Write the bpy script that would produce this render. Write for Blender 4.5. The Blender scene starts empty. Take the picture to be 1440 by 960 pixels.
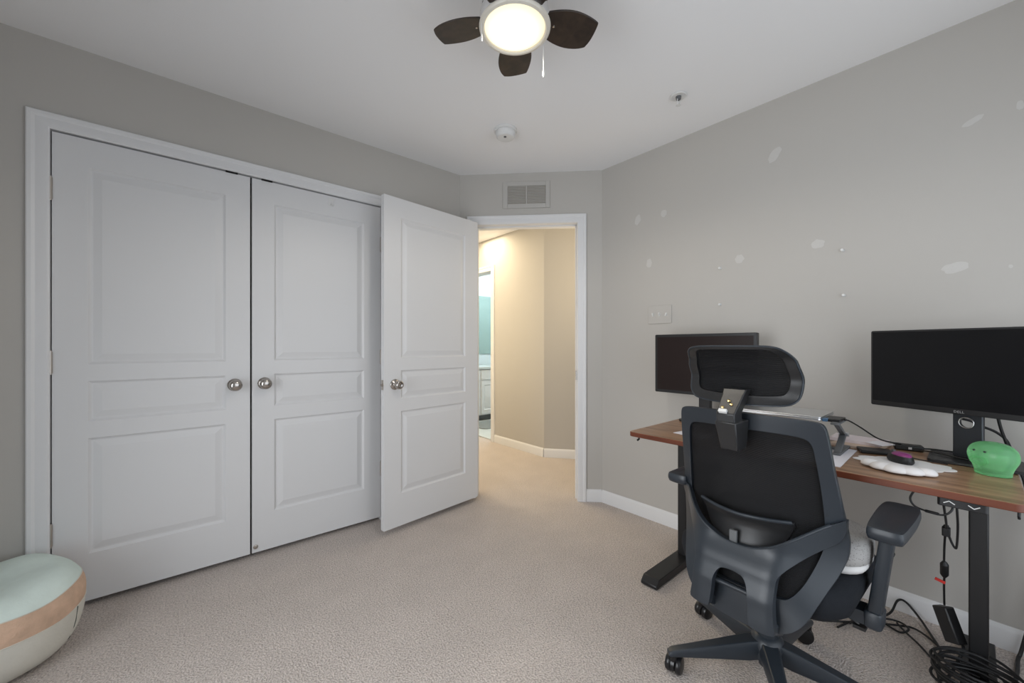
import bpy, bmesh, math, random
from mathutils import Vector, Matrix, geometry, noise
PI = math.pi
random.seed(7)
C = bpy.context.scene.collection

# ------------------------------------------------------------------ camera, world, light, exposure
YAW = math.radians(49.5); FPX = 555.0; CY = 486.5; EYE = 1.15
FWD = Vector((math.cos(YAW), math.sin(YAW), 0)); RGT = Vector((math.sin(YAW), -math.cos(YAW), 0)); UP = Vector((0, 0, 1))
cam_d = bpy.data.cameras.new('camera'); cam = bpy.data.objects.new('camera', cam_d); C.objects.link(cam)
cam_d.sensor_width = 36; cam_d.lens = FPX/1440*36; cam_d.shift_y = 6.5/1440; cam_d.clip_start = .02
cam.location = (0, 0, EYE); cam.rotation_euler = (PI/2, 0, YAW-PI/2)
bpy.context.scene.camera = cam
vs = bpy.context.scene.view_settings
vs.view_transform = 'Standard'; vs.look = 'None'; vs.exposure = -0.30; vs.gamma = 1; vs.use_curve_mapping = False
W = bpy.data.worlds.new('daylight'); bpy.context.scene.world = W; W.use_nodes = True
bg = W.node_tree.nodes['Background']; bg.inputs[0].default_value = (.75, .87, 1, 1); bg.inputs[1].default_value = 1.2

def area(name, loc, direction, sx, sy, power, col, spread=180):
    l = bpy.data.lights.new(name, 'AREA'); l.shape = 'RECTANGLE'; l.size = sx; l.size_y = sy; l.energy = power; l.color = col; l.spread = math.radians(spread)
    o = bpy.data.objects.new(name, l); C.objects.link(o); o.location = loc
    o.rotation_euler = Vector(direction).to_track_quat('-Z', 'Z').to_euler(); return o
def lamp(name, loc, power, col, r=.1):
    l = bpy.data.lights.new(name, 'POINT'); l.energy = power; l.color = col; l.shadow_soft_size = r
    o = bpy.data.objects.new(name, l); C.objects.link(o); o.location = loc; return o
# daylight through the rear window, plus fill through an added near window
WA = (-.10, 2.15, .30, 2.05)        # x0 x1 z0 z1 on the rear wall  y = YR
WB = (-.05, 1.75, .20, 1.55)        # y0 y1 z0 z1 on the near wall  x = XN
YR = -.60; XN = -.95; YL = 2.545; XR = 2.404; CEIL = 2.451
area('window_daylight_rear', ((WA[0]+WA[1])/2, YR-.16, 1.175), (0.0, 1, -.03), 2.2, 1.7, 18, (.94, .965, 1), 178)
area('near_window_fill', (XN-.16, (WB[0]+WB[1])/2, .875), (1, 0.0, -.25), 1.76, 1.3, 29, (.95, .975, 1), 125)  # added fill, shaped to reach the right wall and under the desk
area('hall_ceiling_light', (1.95, 3.75, CEIL-.012), (0, 0, -1), 1.8, .4, 45, (1, .83, .57))
lamp('hall_side_fill', (2.72, 1.98, 1.8), 17, (1, .83, .57), .3)  # added lamp hidden by the jamb, brightens the angled hall wall
lamp('hall_low_fill', (1.80, 3.75, 1.2), 26, (1, .83, .57), .3)  # added lamp out of view, fills in the hall wall
lamp('bath_lamp_light', (3.75, 4.5, 2.15), 36, (.86, .97, 1), .15)
FAN = Vector((.897, 1.035, 0))
sl = bpy.data.lights.new('fan_bulb_light', 'SPOT'); sl.energy = 34; sl.color = (1, .92, .80); sl.shadow_soft_size = .09; sl.spot_size = math.radians(172); sl.spot_blend = .35
so = bpy.data.objects.new('fan_bulb_light', sl); C.objects.link(so); so.location = (FAN.x, FAN.y, 2.236)

# ------------------------------------------------------------------ helpers
def ray(px, py): return FWD + RGT*((px-720)/FPX) + UP*((CY-py)/FPX)
def atx(px, py, X): r = ray(px, py); return Vector((0, 0, EYE)) + r*(X/r.x)
def aty(px, py, Y): r = ray(px, py); return Vector((0, 0, EYE)) + r*(Y/r.y)
def atz(px, py, z): r = ray(px, py); return Vector((0, 0, EYE)) + r*((z-EYE)/r.z)

class MB:
    def __init__(s): s.v = []; s.f = []
    def add(s, vs, fs):
        n = len(s.v); s.v += [Vector(v) for v in vs]; s.f += [tuple(i+n for i in f) for f in fs]; return s
    def box(s, c, size, rot=None, taper=None):
        sx, sy, sz = [a/2 for a in size]; vs = []
        for z in (-1, 1):
            k = 1 if (taper is None or z < 0) else taper
            for x, y in ((-1, -1), (1, -1), (1, 1), (-1, 1)): vs.append(Vector((x*sx*k, y*sy*k, z*sz)))
        if rot is not None: vs = [rot @ v for v in vs]
        c = Vector(c)
        return s.add([v+c for v in vs], [(3, 2, 1, 0), (4, 5, 6, 7), (0, 1, 5, 4), (1, 2, 6, 5), (2, 3, 7, 6), (3, 0, 4, 7)])
    def b2(s, a, b):
        a = Vector(a); b = Vector(b); return s.box((a+b)/2, [abs(x) for x in (b-a)])
    def lathe(s, prof, n=32, M=None):   # prof [(r,z)...] revolved on z
        vs = []; fs = []
        for r, z in prof:
            for i in range(n):
                t = 2*PI*i/n; vs.append(Vector((r*math.cos(t), r*math.sin(t), z)))
        m = len(prof)
        for j in range(m-1):
            for i in range(n):
                fs.append((j*n+i, j*n+(i+1) % n, (j+1)*n+(i+1) % n, (j+1)*n+i))
        if prof[0][0] > 1e-5: fs.append(tuple(range(n-1, -1, -1)))
        if prof[-1][0] > 1e-5: fs.append(tuple((m-1)*n+i for i in range(n)))
        if M is not None: vs = [M @ v for v in vs]
        return s.add(vs, fs)
    def tube(s, pts, r, n=8, cap=True):
        pts = [Vector(p) for p in pts]; vs = []; fs = []; up = None
        for i, p in enumerate(pts):
            d = (pts[min(i+1, len(pts)-1)] - pts[max(i-1, 0)]).normalized()
            if up is None:
                up = d.orthogonal().normalized()
            else:
                up = (up - d*up.dot(d)); up = up.normalized() if up.length > 1e-6 else d.orthogonal().normalized()
            w = d.cross(up); rr = r[i] if isinstance(r, (list, tuple)) else r
            for k in range(n):
                t = 2*PI*k/n; vs.append(p + (up*math.cos(t)+w*math.sin(t))*rr)
        for i in range(len(pts)-1):
            for k in range(n): fs.append((i*n+k, i*n+(k+1) % n, (i+1)*n+(k+1) % n, (i+1)*n+k))
        if cap: fs.append(tuple(range(n-1, -1, -1))); fs.append(tuple((len(pts)-1)*n+k for k in range(n)))
        return s.add(vs, fs)
    def loft(s, rings, closed=True):
        n = len(rings[0]); vs = [v for r in rings for v in r]; fs = []
        for j in range(len(rings)-1):
            for i in range(n): fs.append((j*n+i, j*n+(i+1) % n, (j+1)*n+(i+1) % n, (j+1)*n+i))
        if closed: fs.append(tuple(range(n-1, -1, -1))); fs.append(tuple((len(rings)-1)*n+i for i in range(n)))
        return s.add(vs, fs)
    def prism(s, poly, fn):  # poly 2D, fn(a,b,side 0/1) -> point
        n = len(poly)
        return s.loft([[fn(a, b, 0) for a, b in poly], [fn(a, b, 1) for a, b in poly]])
    def build(s, name, m, parent=None, bevel=0, seg=2, ang=35, smooth=True, sub=0, world=True):
        me = bpy.data.meshes.new(name); me.from_pydata(s.v, [], s.f); me.update()
        bm = bmesh.new(); bm.from_mesh(me); bmesh.ops.recalc_face_normals(bm, faces=bm.faces); bm.to_mesh(me); bm.free()
        if smooth:
            me.polygons.foreach_set('use_smooth', [True]*len(me.polygons)); 
            if not sub: me.set_sharp_from_angle(angle=math.radians(ang))
        for x in (m if isinstance(m, (list, tuple)) else [m]): me.materials.append(x)
        o = bpy.data.objects.new(name, me); C.objects.link(o)
        if sub:
            d = o.modifiers.new('subdivision', 'SUBSURF'); d.levels = sub; d.render_levels = sub
        if bevel:
            d = o.modifiers.new('bevel', 'BEVEL'); d.width = bevel; d.segments = seg; d.limit_method = 'ANGLE'; d.angle_limit = math.radians(40)
            d.harden_normals = False
        if parent is not None:
            o.parent = parent
            if world and parent.parent is None: o.matrix_parent_inverse = parent.matrix_basis.inverted()
        return o

def thing(name, label, cat, loc=(0, 0, 0), rotz=0, group=None):
    o = bpy.data.objects.new(name, None); C.objects.link(o); o.empty_display_size = .1
    o.location = loc; o.rotation_euler = (0, 0, rotz); o['label'] = label; o['category'] = cat
    o.matrix_basis = Matrix.Translation(loc) @ Matrix.Rotation(rotz, 4, 'Z')
    if group: o['group'] = group
    return o
def tag(o, label, cat, group=None):
    o['label'] = label; o['category'] = cat
    if group: o['group'] = group
    return o
def struct(o, label=None):
    o['kind'] = 'structure'
    if label: o['label'] = label
    return o
def base(o, loc):     # move a world-space mesh's origin to a point of the thing
    loc = Vector(loc); o.data.transform(Matrix.Translation(-loc)); o.location = loc; return o
def cr(pts, n=6, closed=False):      # Catmull-Rom through points of any dimension
    P = [Vector(p) for p in pts]; out = []; m = len(P)
    for i in range(m if closed else m-1):
        p0 = P[(i-1) % m] if closed or i > 0 else P[0]; p1 = P[i]; p2 = P[(i+1) % m]; p3 = P[(i+2) % m] if closed or i+2 < m else P[-1]
        for k in range(n):
            t = k/n
            out.append(.5*((2*p1)+(p2-p0)*t+(2*p0-5*p1+4*p2-p3)*t*t+(3*p1-p0-3*p2+p3)*t**3))
    if not closed: out.append(P[-1])
    return out
def interp(x, xs, ys):
    if x <= xs[0]: return ys[0]
    for i in range(len(xs)-1):
        if x <= xs[i+1]:
            t = (x-xs[i])/(xs[i+1]-xs[i]); t = t*t*(3-2*t); return ys[i]+(ys[i+1]-ys[i])*t
    return ys[-1]
def sstep(a, b, x): t = min(1, max(0, (x-a)/(b-a))); return t*t*(3-2*t)
def inpoly(p, poly):
    x, y = p; c = False; n = len(poly); j = n-1
    for i in range(n):
        if (poly[i][1] > y) != (poly[j][1] > y) and x < (poly[j][0]-poly[i][0])*(y-poly[i][1])/(poly[j][1]-poly[i][1])+poly[i][0]: c = not c
        j = i
    return c
def plate(mb, outer, holes, fn, step=.014):
    """flat outline with holes, filled by triangles, mapped by fn(a,b,side) to a curved sheet with thickness"""
    loops = [[tuple(p[:2]) for p in outer]] + [[tuple(p[:2]) for p in h] for h in holes]
    pts = []; edges = []
    for L in loops:
        n0 = len(pts); pts += L; edges += [(n0+i, n0+(i+1) % len(L)) for i in range(len(L))]
    xs = [p[0] for p in loops[0]]; ys = [p[1] for p in loops[0]]
    nb = len(pts); bnd = list(pts)
    y = min(ys)+step*.5
    while y < max(ys):
        x = min(xs)+step*.5
        while x < max(xs):
            if inpoly((x, y), loops[0]) and not any(inpoly((x, y), h) for h in loops[1:]) and min((x-a)**2+(y-b)**2 for a, b in bnd) > (step*.55)**2: pts.append((x, y))
            x += step
        y += step
    r = geometry.delaunay_2d_cdt([Vector(p) for p in pts], edges, [], 0, 1e-6)
    V, E, Fc, ov = r[0], r[1], r[2], r[3]
    tri = []
    for f in Fc:
        cx = sum(V[i].x for i in f)/len(f); cy = sum(V[i].y for i in f)/len(f)
        if inpoly((cx, cy), loops[0]) and not any(inpoly((cx, cy), h) for h in loops[1:]): tri.append(tuple(f))
    n = len(V)
    vs = [fn(v.x, v.y, 0) for v in V] + [fn(v.x, v.y, 1) for v in V]
    cnt = {}
    for f in tri:
        for i in range(len(f)):
            a, b = f[i], f[(i+1) % len(f)]; k = (min(a, b), max(a, b)); cnt[k] = None if k in cnt else (a, b)
    fs = [f for f in tri] + [tuple(i+n for i in reversed(f)) for f in tri]
    for e in cnt.values():
        if e: fs.append((e[1], e[0], e[0]+n, e[1]+n))
    return mb.add(vs, fs)
def rounded(w, h, r, n=6, cx=0, cy=0):
    out = []
    for (sx, sy, a0) in ((1, 1, 0), (-1, 1, 90), (-1, -1, 180), (1, -1, 270)):
        for k in range(n+1):
            a = math.radians(a0+90*k/n); out.append((cx+sx*(w/2-r)+r*math.cos(a), cy+sy*(h/2-r)+r*math.sin(a)))
    return out
def axis_mat(loc, d):   # z axis turned to direction d
    return Matrix.Translation(loc) @ Vector(d).to_track_quat('Z', 'Y').to_matrix().to_4x4()

# ------------------------------------------------------------------ materials
def mat(name, col, rough=.5, metal=0, bump=0, bscale=80, var=0, vscale=4, spec=.5, coat=0):
    m = bpy.data.materials.new(name); m.use_nodes = True; nt = m.node_tree; b = nt.nodes['Principled BSDF']
    b.inputs['Base Color'].default_value = (*col, 1); b.inputs['Roughness'].default_value = rough; b.inputs['Metallic'].default_value = metal
    b.inputs['Specular IOR Level'].default_value = spec; b.inputs['Coat Weight'].default_value = coat
    tc = nt.nodes.new('ShaderNodeTexCoord')
    n = nt.nodes.new('ShaderNodeTexNoise'); n.inputs['Scale'].default_value = bscale; n.inputs['Detail'].default_value = 4
    nt.links.new(tc.outputs['Object'], n.inputs['Vector'])
    if bump:
        bp = nt.nodes.new('ShaderNodeBump'); bp.inputs['Strength'].default_value = bump; bp.inputs['Distance'].default_value = .004
        nt.links.new(n.outputs['Fac'], bp.inputs['Height']); nt.links.new(bp.outputs['Normal'], b.inputs['Normal'])
    if var:
        n2 = nt.nodes.new('ShaderNodeTexNoise'); n2.inputs['Scale'].default_value = vscale; n2.inputs['Detail'].default_value = 3
        nt.links.new(tc.outputs['Object'], n2.inputs['Vector'])
        rp = nt.nodes.new('ShaderNodeValToRGB'); e = rp.color_ramp.elements
        e[0].position = .3; e[1].position = .7
        e[0].color = (*[c*(1-var) for c in col], 1); e[1].color = (*[min(1, c*(1+var)) for c in col], 1)
        nt.links.new(n2.outputs['Fac'], rp.inputs['Fac']); nt.links.new(rp.outputs['Color'], b.inputs['Base Color'])
    return m
def emit(name, col, strength):
    m = bpy.data.materials.new(name); m.use_nodes = True; nt = m.node_tree; nt.nodes.clear()
    o = nt.nodes.new('ShaderNodeOutputMaterial'); e = nt.nodes.new('ShaderNodeEmission')
    e.inputs[0].default_value = (*col, 1); e.inputs[1].default_value = strength; nt.links.new(e.outputs[0], o.inputs[0]); return m

M_wall = mat('greige_wall_paint', (.50, .48, .45), .75, bump=.05, bscale=240, spec=.25)
M_ceil = mat('flat_ceiling_paint', (.86, .86, .865), .85, bump=.06, bscale=160, spec=.2)
M_white = mat('white_trim_paint', (.75, .75, .755), .38, bump=.03, bscale=60, spec=.4)
M_door = mat('white_door_paint', (.70, .70, .705), .42, bump=.05, bscale=45, spec=.4)
M_nickel = mat('satin_nickel', (.45, .42, .39), .2, 1)
M_hinge = mat('hinge_steel', (.48, .44, .40), .4, 1)
M_chrome = mat('polished_chrome', (.8, .8, .8), .08, 1)
M_black = mat('black_powder_coat', (.009, .009, .010), .40, bump=.02, bscale=300)
M_plast = mat('charcoal_chair_plastic', (.022, .028, .036), .37, bump=.06, bscale=420, spec=.5)
M_plast2 = mat('dark_chair_plastic', (.018, .018, .019), .36, bump=.03, bscale=300)
M_rub = mat('black_caster_plastic', (.008, .008, .009), .3)
M_seat = mat('charcoal_seat_fabric', (.014, .016, .020), .9, bump=.5, bscale=500, spec=.2)
M_cable = mat('black_cable_rubber', (.008, .008, .009), .5)
M_dark = mat('dark_void', (.006, .006, .006), .9)
M_glint = mat('glint_gold', (.75, .55, .25), .25, 1)
M_sil = mat('silver_aluminium', (.72, .73, .74), .33, 1)
M_gray = mat('grey_plastic', (.12, .125, .13), .5)
M_paper = mat('white_paper', (.78, .76, .80), .8)
M_pink = mat('pale_pink_paper', (.74, .66, .68), .8)
M_cloud = mat('white_cloud_rubber', (.82, .80, .79), .55)
M_wplast = mat('white_plastic', (.72, .72, .71), .4)
M_beige = mat('vent_enamel', (.48, .465, .44), .5)
M_spack = mat('white_spackle', (.575, .56, .535), .9, bump=.3, bscale=120)
M_red = mat('red_tag', (.65, .03, .02), .5)
M_purple = mat('purple_pink_gloss', (.26, .045, .18), .3)
M_screen = mat('off_screen', (.007, .007, .008), .25, spec=.22)
M_screen2 = mat('matte_off_screen', (.018, .011, .010), .35, spec=.2)
M_tile = mat('pale_floor_tile', (.62, .66, .66), .4)
M_bath = mat('pale_bath_paint', (.70, .76, .77), .7)
M_teal = mat('mirror_teal_reflection', (.42, .55, .52), .25, .6)  # teal seen in the mirror is put into its own colour
M_green_felt = mat('pale_green_plush', (.70, .80, .75), .95, bump=.35, bscale=90, var=.06, vscale=9, spec=.1)
M_tan = mat('tan_plush', (.66, .46, .335), .95, bump=.5, bscale=160, var=.10, vscale=25, spec=.1)
M_cream = mat('cream_plush', (.68, .66, .59), .95, bump=.3, bscale=120, var=.05, vscale=12, spec=.1)
M_thread = mat('dark_seam', (.05, .07, .05), .9)

# carpet
M_carpet = mat('beige_cut_pile_carpet', (.45, .405, .365), .97, bump=1.0, bscale=150, spec=.05)
def carpet():
    nt = M_carpet.node_tree; b = nt.nodes['Principled BSDF']; tc = nt.nodes['Texture Coordinate']
    n1 = nt.nodes.new('ShaderNodeTexNoise'); n1.inputs['Scale'].default_value = 150; n1.inputs['Detail'].default_value = 6; n1.inputs['Roughness'].default_value = .75
    n2 = nt.nodes.new('ShaderNodeTexNoise'); n2.inputs['Scale'].default_value = 5; n2.inputs['Detail'].default_value = 5
    for n in (n1, n2): nt.links.new(tc.outputs['Object'], n.inputs['Vector'])
    r1 = nt.nodes.new('ShaderNodeValToRGB'); e = r1.color_ramp.elements
    e[0].position = .34; e[1].position = .66; e[0].color = (.38, .332, .302, 1); e[1].color = (.93, .835, .775, 1)
    r2 = nt.nodes.new('ShaderNodeValToRGB'); e = r2.color_ramp.elements
    e[0].position = .3; e[1].position = .7; e[0].color = (.95, .95, .95, 1); e[1].color = (1.03, 1.03, 1.03, 1)
    mx = nt.nodes.new('ShaderNodeMix'); mx.data_type = 'RGBA'; mx.blend_type = 'MULTIPLY'; mx.inputs['Factor'].default_value = 1
    nt.links.new(n1.outputs['Fac'], r1.inputs['Fac']); nt.links.new(n2.outputs['Fac'], r2.inputs['Fac'])
    nt.links.new(r1.outputs['Color'], mx.inputs['A']); nt.links.new(r2.outputs['Color'], mx.inputs['B'])
    nt.links.new(mx.outputs['Result'], b.inputs['Base Color'])
    nt.nodes['Bump'].inputs['Distance'].default_value = .012
carpet()
# walnut: grain runs along Y
def wood(name, c0, c1, rough, stretch):
    m = mat(name, c0, rough); nt = m.node_tree; b = nt.nodes['Principled BSDF']; tc = nt.nodes['Texture Coordinate']
    mp = nt.nodes.new('ShaderNodeMapping'); mp.inputs['Scale'].default_value = stretch
    n = nt.nodes.new('ShaderNodeTexNoise'); n.inputs['Scale'].default_value = 5; n.inputs['Detail'].default_value = 6; n.inputs['Distortion'].default_value = .6
    rp = nt.nodes.new('ShaderNodeValToRGB'); e = rp.color_ramp.elements; e[0].position = .32; e[1].position = .68
    e[0].color = (*c0, 1); e[1].color = (*c1, 1)
    nt.links.new(tc.outputs['Object'], mp.inputs['Vector']); nt.links.new(mp.outputs['Vector'], n.inputs['Vector'])
    nt.links.new(n.outputs['Fac'], rp.inputs['Fac']); nt.links.new(rp.outputs['Color'], b.inputs['Base Color']); return m
M_walnut = wood('walnut_laminate', (.19, .105, .060), (.40, .235, .135), .34, (6, .7, 6))
M_edge = wood('walnut_edge_band', (.115, .028, .011), (.175, .046, .020), .4, (6, .7, 6))
M_blade = wood('dark_walnut_blade', (.016, .010, .007), (.045, .028, .018), .42, (5, 5, 5))
# woven mesh
def meshmat(name, col, alpha):
    m = bpy.data.materials.new(name); m.use_nodes = True; nt = m.node_tree; nt.nodes.clear()
    o = nt.nodes.new('ShaderNodeOutputMaterial'); t = nt.nodes.new('ShaderNodeBsdfTransparent'); p = nt.nodes.new('ShaderNodeBsdfPrincipled')
    p.inputs['Base Color'].default_value = (*col, 1); p.inputs['Roughness'].default_value = .75; p.inputs['Specular IOR Level'].default_value = .25
    tc = nt.nodes.new('ShaderNodeTexCoord'); wv = nt.nodes.new('ShaderNodeTexWave'); wv.bands_direction = 'Z'; wv.inputs['Scale'].default_value = 95; wv.inputs['Distortion'].default_value = .4
    nt.links.new(tc.outputs['Object'], wv.inputs['Vector'])
    mr = nt.nodes.new('ShaderNodeMapRange'); mr.inputs['To Min'].default_value = alpha-.13; mr.inputs['To Max'].default_value = min(1, alpha+.13)
    nt.links.new(wv.outputs['Fac'], mr.inputs['Value'])
    mx = nt.nodes.new('ShaderNodeMixShader'); nt.links.new(mr.outputs['Result'], mx.inputs[0]); nt.links.new(t.outputs[0], mx.inputs[1]); nt.links.new(p.outputs[0], mx.inputs[2])
    nt.links.new(mx.outputs[0], o.inputs[0]); return m
M_mesh = meshmat('black_woven_mesh', (.008, .008, .009), .86)
M_mesh2 = meshmat('black_headrest_mesh', (.008, .008, .009), .90)
# window glass
def glassmat():
    m = bpy.data.materials.new('clear_pane'); m.use_nodes = True; nt = m.node_tree; nt.nodes.clear()
    o = nt.nodes.new('ShaderNodeOutputMaterial'); t = nt.nodes.new('ShaderNodeBsdfTransparent'); g = nt.nodes.new('ShaderNodeBsdfGlossy'); g.inputs['Roughness'].default_value = .02
    mx = nt.nodes.new('ShaderNodeMixShader'); mx.inputs[0].default_value = .05
    nt.links.new(t.outputs[0], mx.inputs[1]); nt.links.new(g.outputs[0], mx.inputs[2]); nt.links.new(mx.outputs[0], o.inputs[0]); return m
M_pane = glassmat()
# grey honeycomb cushion cover
def cushmat():
    m = mat('grey_dimpled_cover', (.42, .41, .40), .85); nt = m.node_tree; b = nt.nodes['Principled BSDF']; tc = nt.nodes['Texture Coordinate']
    v = nt.nodes.new('ShaderNodeTexVoronoi'); v.inputs['Scale'].default_value = 160
    nt.links.new(tc.outputs['Object'], v.inputs['Vector'])
    rp = nt.nodes.new('ShaderNodeValToRGB'); e = rp.color_ramp.elements; e[0].position = .05; e[1].position = .35; e[0].color = (.12, .115, .11, 1); e[1].color = (.40, .39, .38, 1)
    nt.links.new(v.outputs['Distance'], rp.inputs['Fac']); nt.links.new(rp.outputs['Color'], b.inputs['Base Color'])
    return m
M_cush = cushmat()
M_cushw = mat('white_cushion_piping', (.72, .71, .70), .8)
# translucent green
def greenmat():
    m = mat('translucent_green_plastic', (.34, .84, .42), .25); b = m.node_tree.nodes['Principled BSDF']
    b.inputs['Transmission Weight'].default_value = .72; b.inputs['Subsurface Weight'].default_value = 0
    b.inputs['IOR'].default_value = 1.3
    return m
M_green = greenmat()

# ------------------------------------------------------------------ the setting
E1 = Vector((1.652, 2.545, 0)); E2 = Vector((2.404, 1.788, 0)); ED = (E2-E1).normalized(); EN = Vector((ED.y, -ED.x, 0))   # corner wall; EN points into the room
if EN.dot(-E1) < 0: EN = -EN
ELEN = (E2-E1).length
def ep(s, n, z): return E1 + ED*s + EN*n + Vector((0, 0, z))
TH = .12
def ebox(mb, s0, s1, n0, n1, z0, z1):
    p = [ep(s, n, z) for z in (z0, z1) for s, n in ((s0, n0), (s1, n0), (s1, n1), (s0, n1))]
    return mb.add(p, [(3, 2, 1, 0), (4, 5, 6, 7), (0, 1, 5, 4), (1, 2, 6, 5), (2, 3, 7, 6), (3, 0, 4, 7)])

fl = struct(MB().b2((-1.2, -.9, -.08), (5.2, 6.6, 0)).build('floor', M_carpet, smooth=False), 'beige cut pile carpet over the room and hall')
ce = struct(MB().b2((-1.2, -.9, CEIL), (5.2, 6.6, CEIL+.1)).build('ceiling', M_ceil, smooth=False))

DX0, DX1, DZ = -.402, 1.036, 2.070           # closet opening
w = MB()
w.b2((XN-TH, YL, 0), (DX0-.012, YL+TH, CEIL)); w.b2((DX0-.012, YL, DZ+.012), (DX1+.012, YL+TH, CEIL)); w.b2((DX1+.012, YL, 0), (E1.x+.085, YL+TH, CEIL))
struct(w.build('wall_left', M_wall, smooth=False), 'greige wall holding the double closet doors')
w = MB().b2((XR, YR-TH, 0), (XR+TH, E2.y+.05, CEIL))
struct(w.build('wall_right', M_wall, smooth=False), 'greige wall with spackle patches behind the desk')
w = MB(); S0, S1, DT = .115, .892, 2.072
ebox(w, -.02, S0, 0, -TH, 0, CEIL); ebox(w, S1, ELEN+.02, 0, -TH, 0, CEIL); ebox(w, S0, S1, 0, -TH, DT, CEIL)
struct(w.build('wall_corner', M_wall, smooth=False), 'angled greige corner wall with the doorway to the hall')
w = MB(); x0, x1, z0, z1 = WA
w.b2((XN-TH, YR-TH, 0), (x0, YR, CEIL)); w.b2((x1, YR-TH, 0), (XR+TH, YR, CEIL)); w.b2((x0, YR-TH, 0), (x1, YR, z0)); w.b2((x0, YR-TH, z1), (x1, YR, CEIL))
struct(w.build('wall_rear', M_wall, smooth=False))
w = MB(); y0, y1, z0, z1 = WB
w.b2((XN-TH, YR-TH, 0), (XN, y0, CEIL)); w.b2((XN-TH, y1, 0), (XN, YL+TH, CEIL)); w.b2((XN-TH, y0, 0), (XN, y1, z0)); w.b2((XN-TH, y0, z1), (XN, y1, CEIL))
struct(w.build('wall_near', M_wall, smooth=False))
# windows behind the camera, the near one added for its light
def window(name, fx):   # fx(a, depth, z)
    a0, a1, z0, z1 = WA if name == 'window_1' else WB
    m = MB()
    def bb(a, b, zA, zB, d0=-.02, d1=-.07):
        p = fx(a, d0, zA); q = fx(b, d1, zB); m.b2(p, q)
    for a, b, zA, zB in ((a0, a0+.05, z0, z1), (a1-.05, a1, z0, z1), (a0, a1, z0, z0+.05), (a0, a1, z1-.05, z1), (a0, a1, (z0+z1)/2-.02, (z0+z1)/2+.02)): bb(a, b, zA, zB)
    bb(a0-.07, a0, z0-.07, z1+.07, .015, 0); bb(a1, a1+.07, z0-.07, z1+.07, .015, 0); bb(a0, a1, z1, z1+.07, .015, 0); bb(a0-.09, a1+.09, z0-.04, z0, .04, 0)
    o = struct(m.build(name, M_white, smooth=False))
    g = MB(); g.b2(fx(a0+.05, -.043, z0+.05), fx(a1-.05, -.047, z1-.05)); g.build('pane', M_pane, o, smooth=False)
window('window_1', lambda a, d, z: (a, YR+d, z))
window('fill_window', lambda a, d, z: (XN+d, a, z))

# closet interior and hall, bathroom shell
w = MB(); w.b2((DX0-.25, YL+.60, 0), (DX1+.25, YL+.66, CEIL)); w.b2((DX0-.25, YL+TH, 0), (DX0-.2, YL+.6, CEIL)); w.b2((DX1+.2, YL+TH, 0), (DX1+.25, YL+.6, CEIL))
struct(w.build('wall_closet', M_wall, smooth=False))
HX = 2.915; HY = 2.90
HD = Vector((.62, -.785, 0)).normalized()
w = MB(); BY0, BY1 = 3.795, 4.56
w.b2((HX, HY, 0), (HX+TH, BY0-.012, CEIL)); w.b2((HX, BY1+.012, 0), (HX+TH, 6.4, CEIL)); w.b2((HX, BY0-.012, 2.072), (HX+TH, BY1+.012, CEIL))
struct(w.build('wall_hall', M_wall, smooth=False), 'hall wall in warm lamp light with the bathroom doorway')
a = Vector((HX, HY, 0)); b = a + HD*1.35; nn = Vector((-HD.y, HD.x, 0))*TH
w = MB().add([a, b, b+nn, a+nn, a+UP*CEIL, b+UP*CEIL, b+nn+UP*CEIL, a+nn+UP*CEIL], [(3, 2, 1, 0), (4, 5, 6, 7), (0, 1, 5, 4), (1, 2, 6, 5), (2, 3, 7, 6), (3, 0, 4, 7)])
struct(w.build('wall_hall_angle', M_wall, smooth=False), 'angled hall wall seen through the doorway')
w = MB(); w.b2((1.62, 6.28, 0), (3.1, 6.4, CEIL)); w.b2((1.5, YL+TH+.02, 0), (1.62, 6.4, CEIL)); w.b2((XR+TH, 1.6, 0), (3.9, 1.72, CEIL))
struct(w.build('wall_hall_far', M_wall, smooth=False))
w = MB(); w.b2((HX+TH, 5.40, 0), (4.7, 5.5, CEIL)); w.b2((4.6, 3.2, 0), (4.7, 5.5, CEIL)); w.b2((HX+TH, 3.2, 0), (4.6, 3.3, CEIL))
struct(w.build('wall_bath', M_bath, smooth=False))
struct(MB().b2((HX+.03, 3.3, .001), (4.6, 5.4, .012)).build('floor_bath', M_tile, smooth=False))

# casings / baseboards: moulded profile swept along straight runs
CAS = [(0, 0), (0, .010), (.006, .015), (.022, .016), (.040, .013), (.050, .019), (.062, .019), (.066, .015), (.066, 0)]     # (across, proud)
def sweep(mb, prof, p0, p1, ax_a, ax_b, m0=0, m1=0):   # m: mitre slope at each end
    p0 = Vector(p0); p1 = Vector(p1); d = (p1-p0).normalized(); ax_a = Vector(ax_a); ax_b = Vector(ax_b)
    mb.loft([[p0+ax_a*a+ax_b*b-d*(a*m0) for a, b in prof], [p1+ax_a*a+ax_b*b+d*(a*m1) for a, b in prof]])
def casing(mb, P0, P1, n, ztop):     # P0/P1 base points at the opening edges, n towards the viewer's room
    P0 = Vector(P0); P1 = Vector(P1); d = (P1-P0).normalized(); z = Vector((0, 0, ztop))
    sweep(mb, CAS, P0, P0+z, -d, n, 0, 1); sweep(mb, CAS, P1, P1+z, d, n, 0, 1); sweep(mb, CAS, P0+z, P1+z, UP, n, 1, 1)
m = MB(); casing(m, (DX0, YL, 0), (DX1, YL, 0), (0, -1, 0), DZ)
m.b2((DX0-.012, YL-.002, 0), (DX0, YL+TH, DZ)); m.b2((DX1, YL-.002, 0), (DX1+.012, YL+TH, DZ)); m.b2((DX0-.012, YL-.002, DZ), (DX1+.012, YL+TH, DZ+.012))
t1 = struct(m.build('trim_1', M_white, ang=25), 'white moulded casing around the closet doors')
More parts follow.
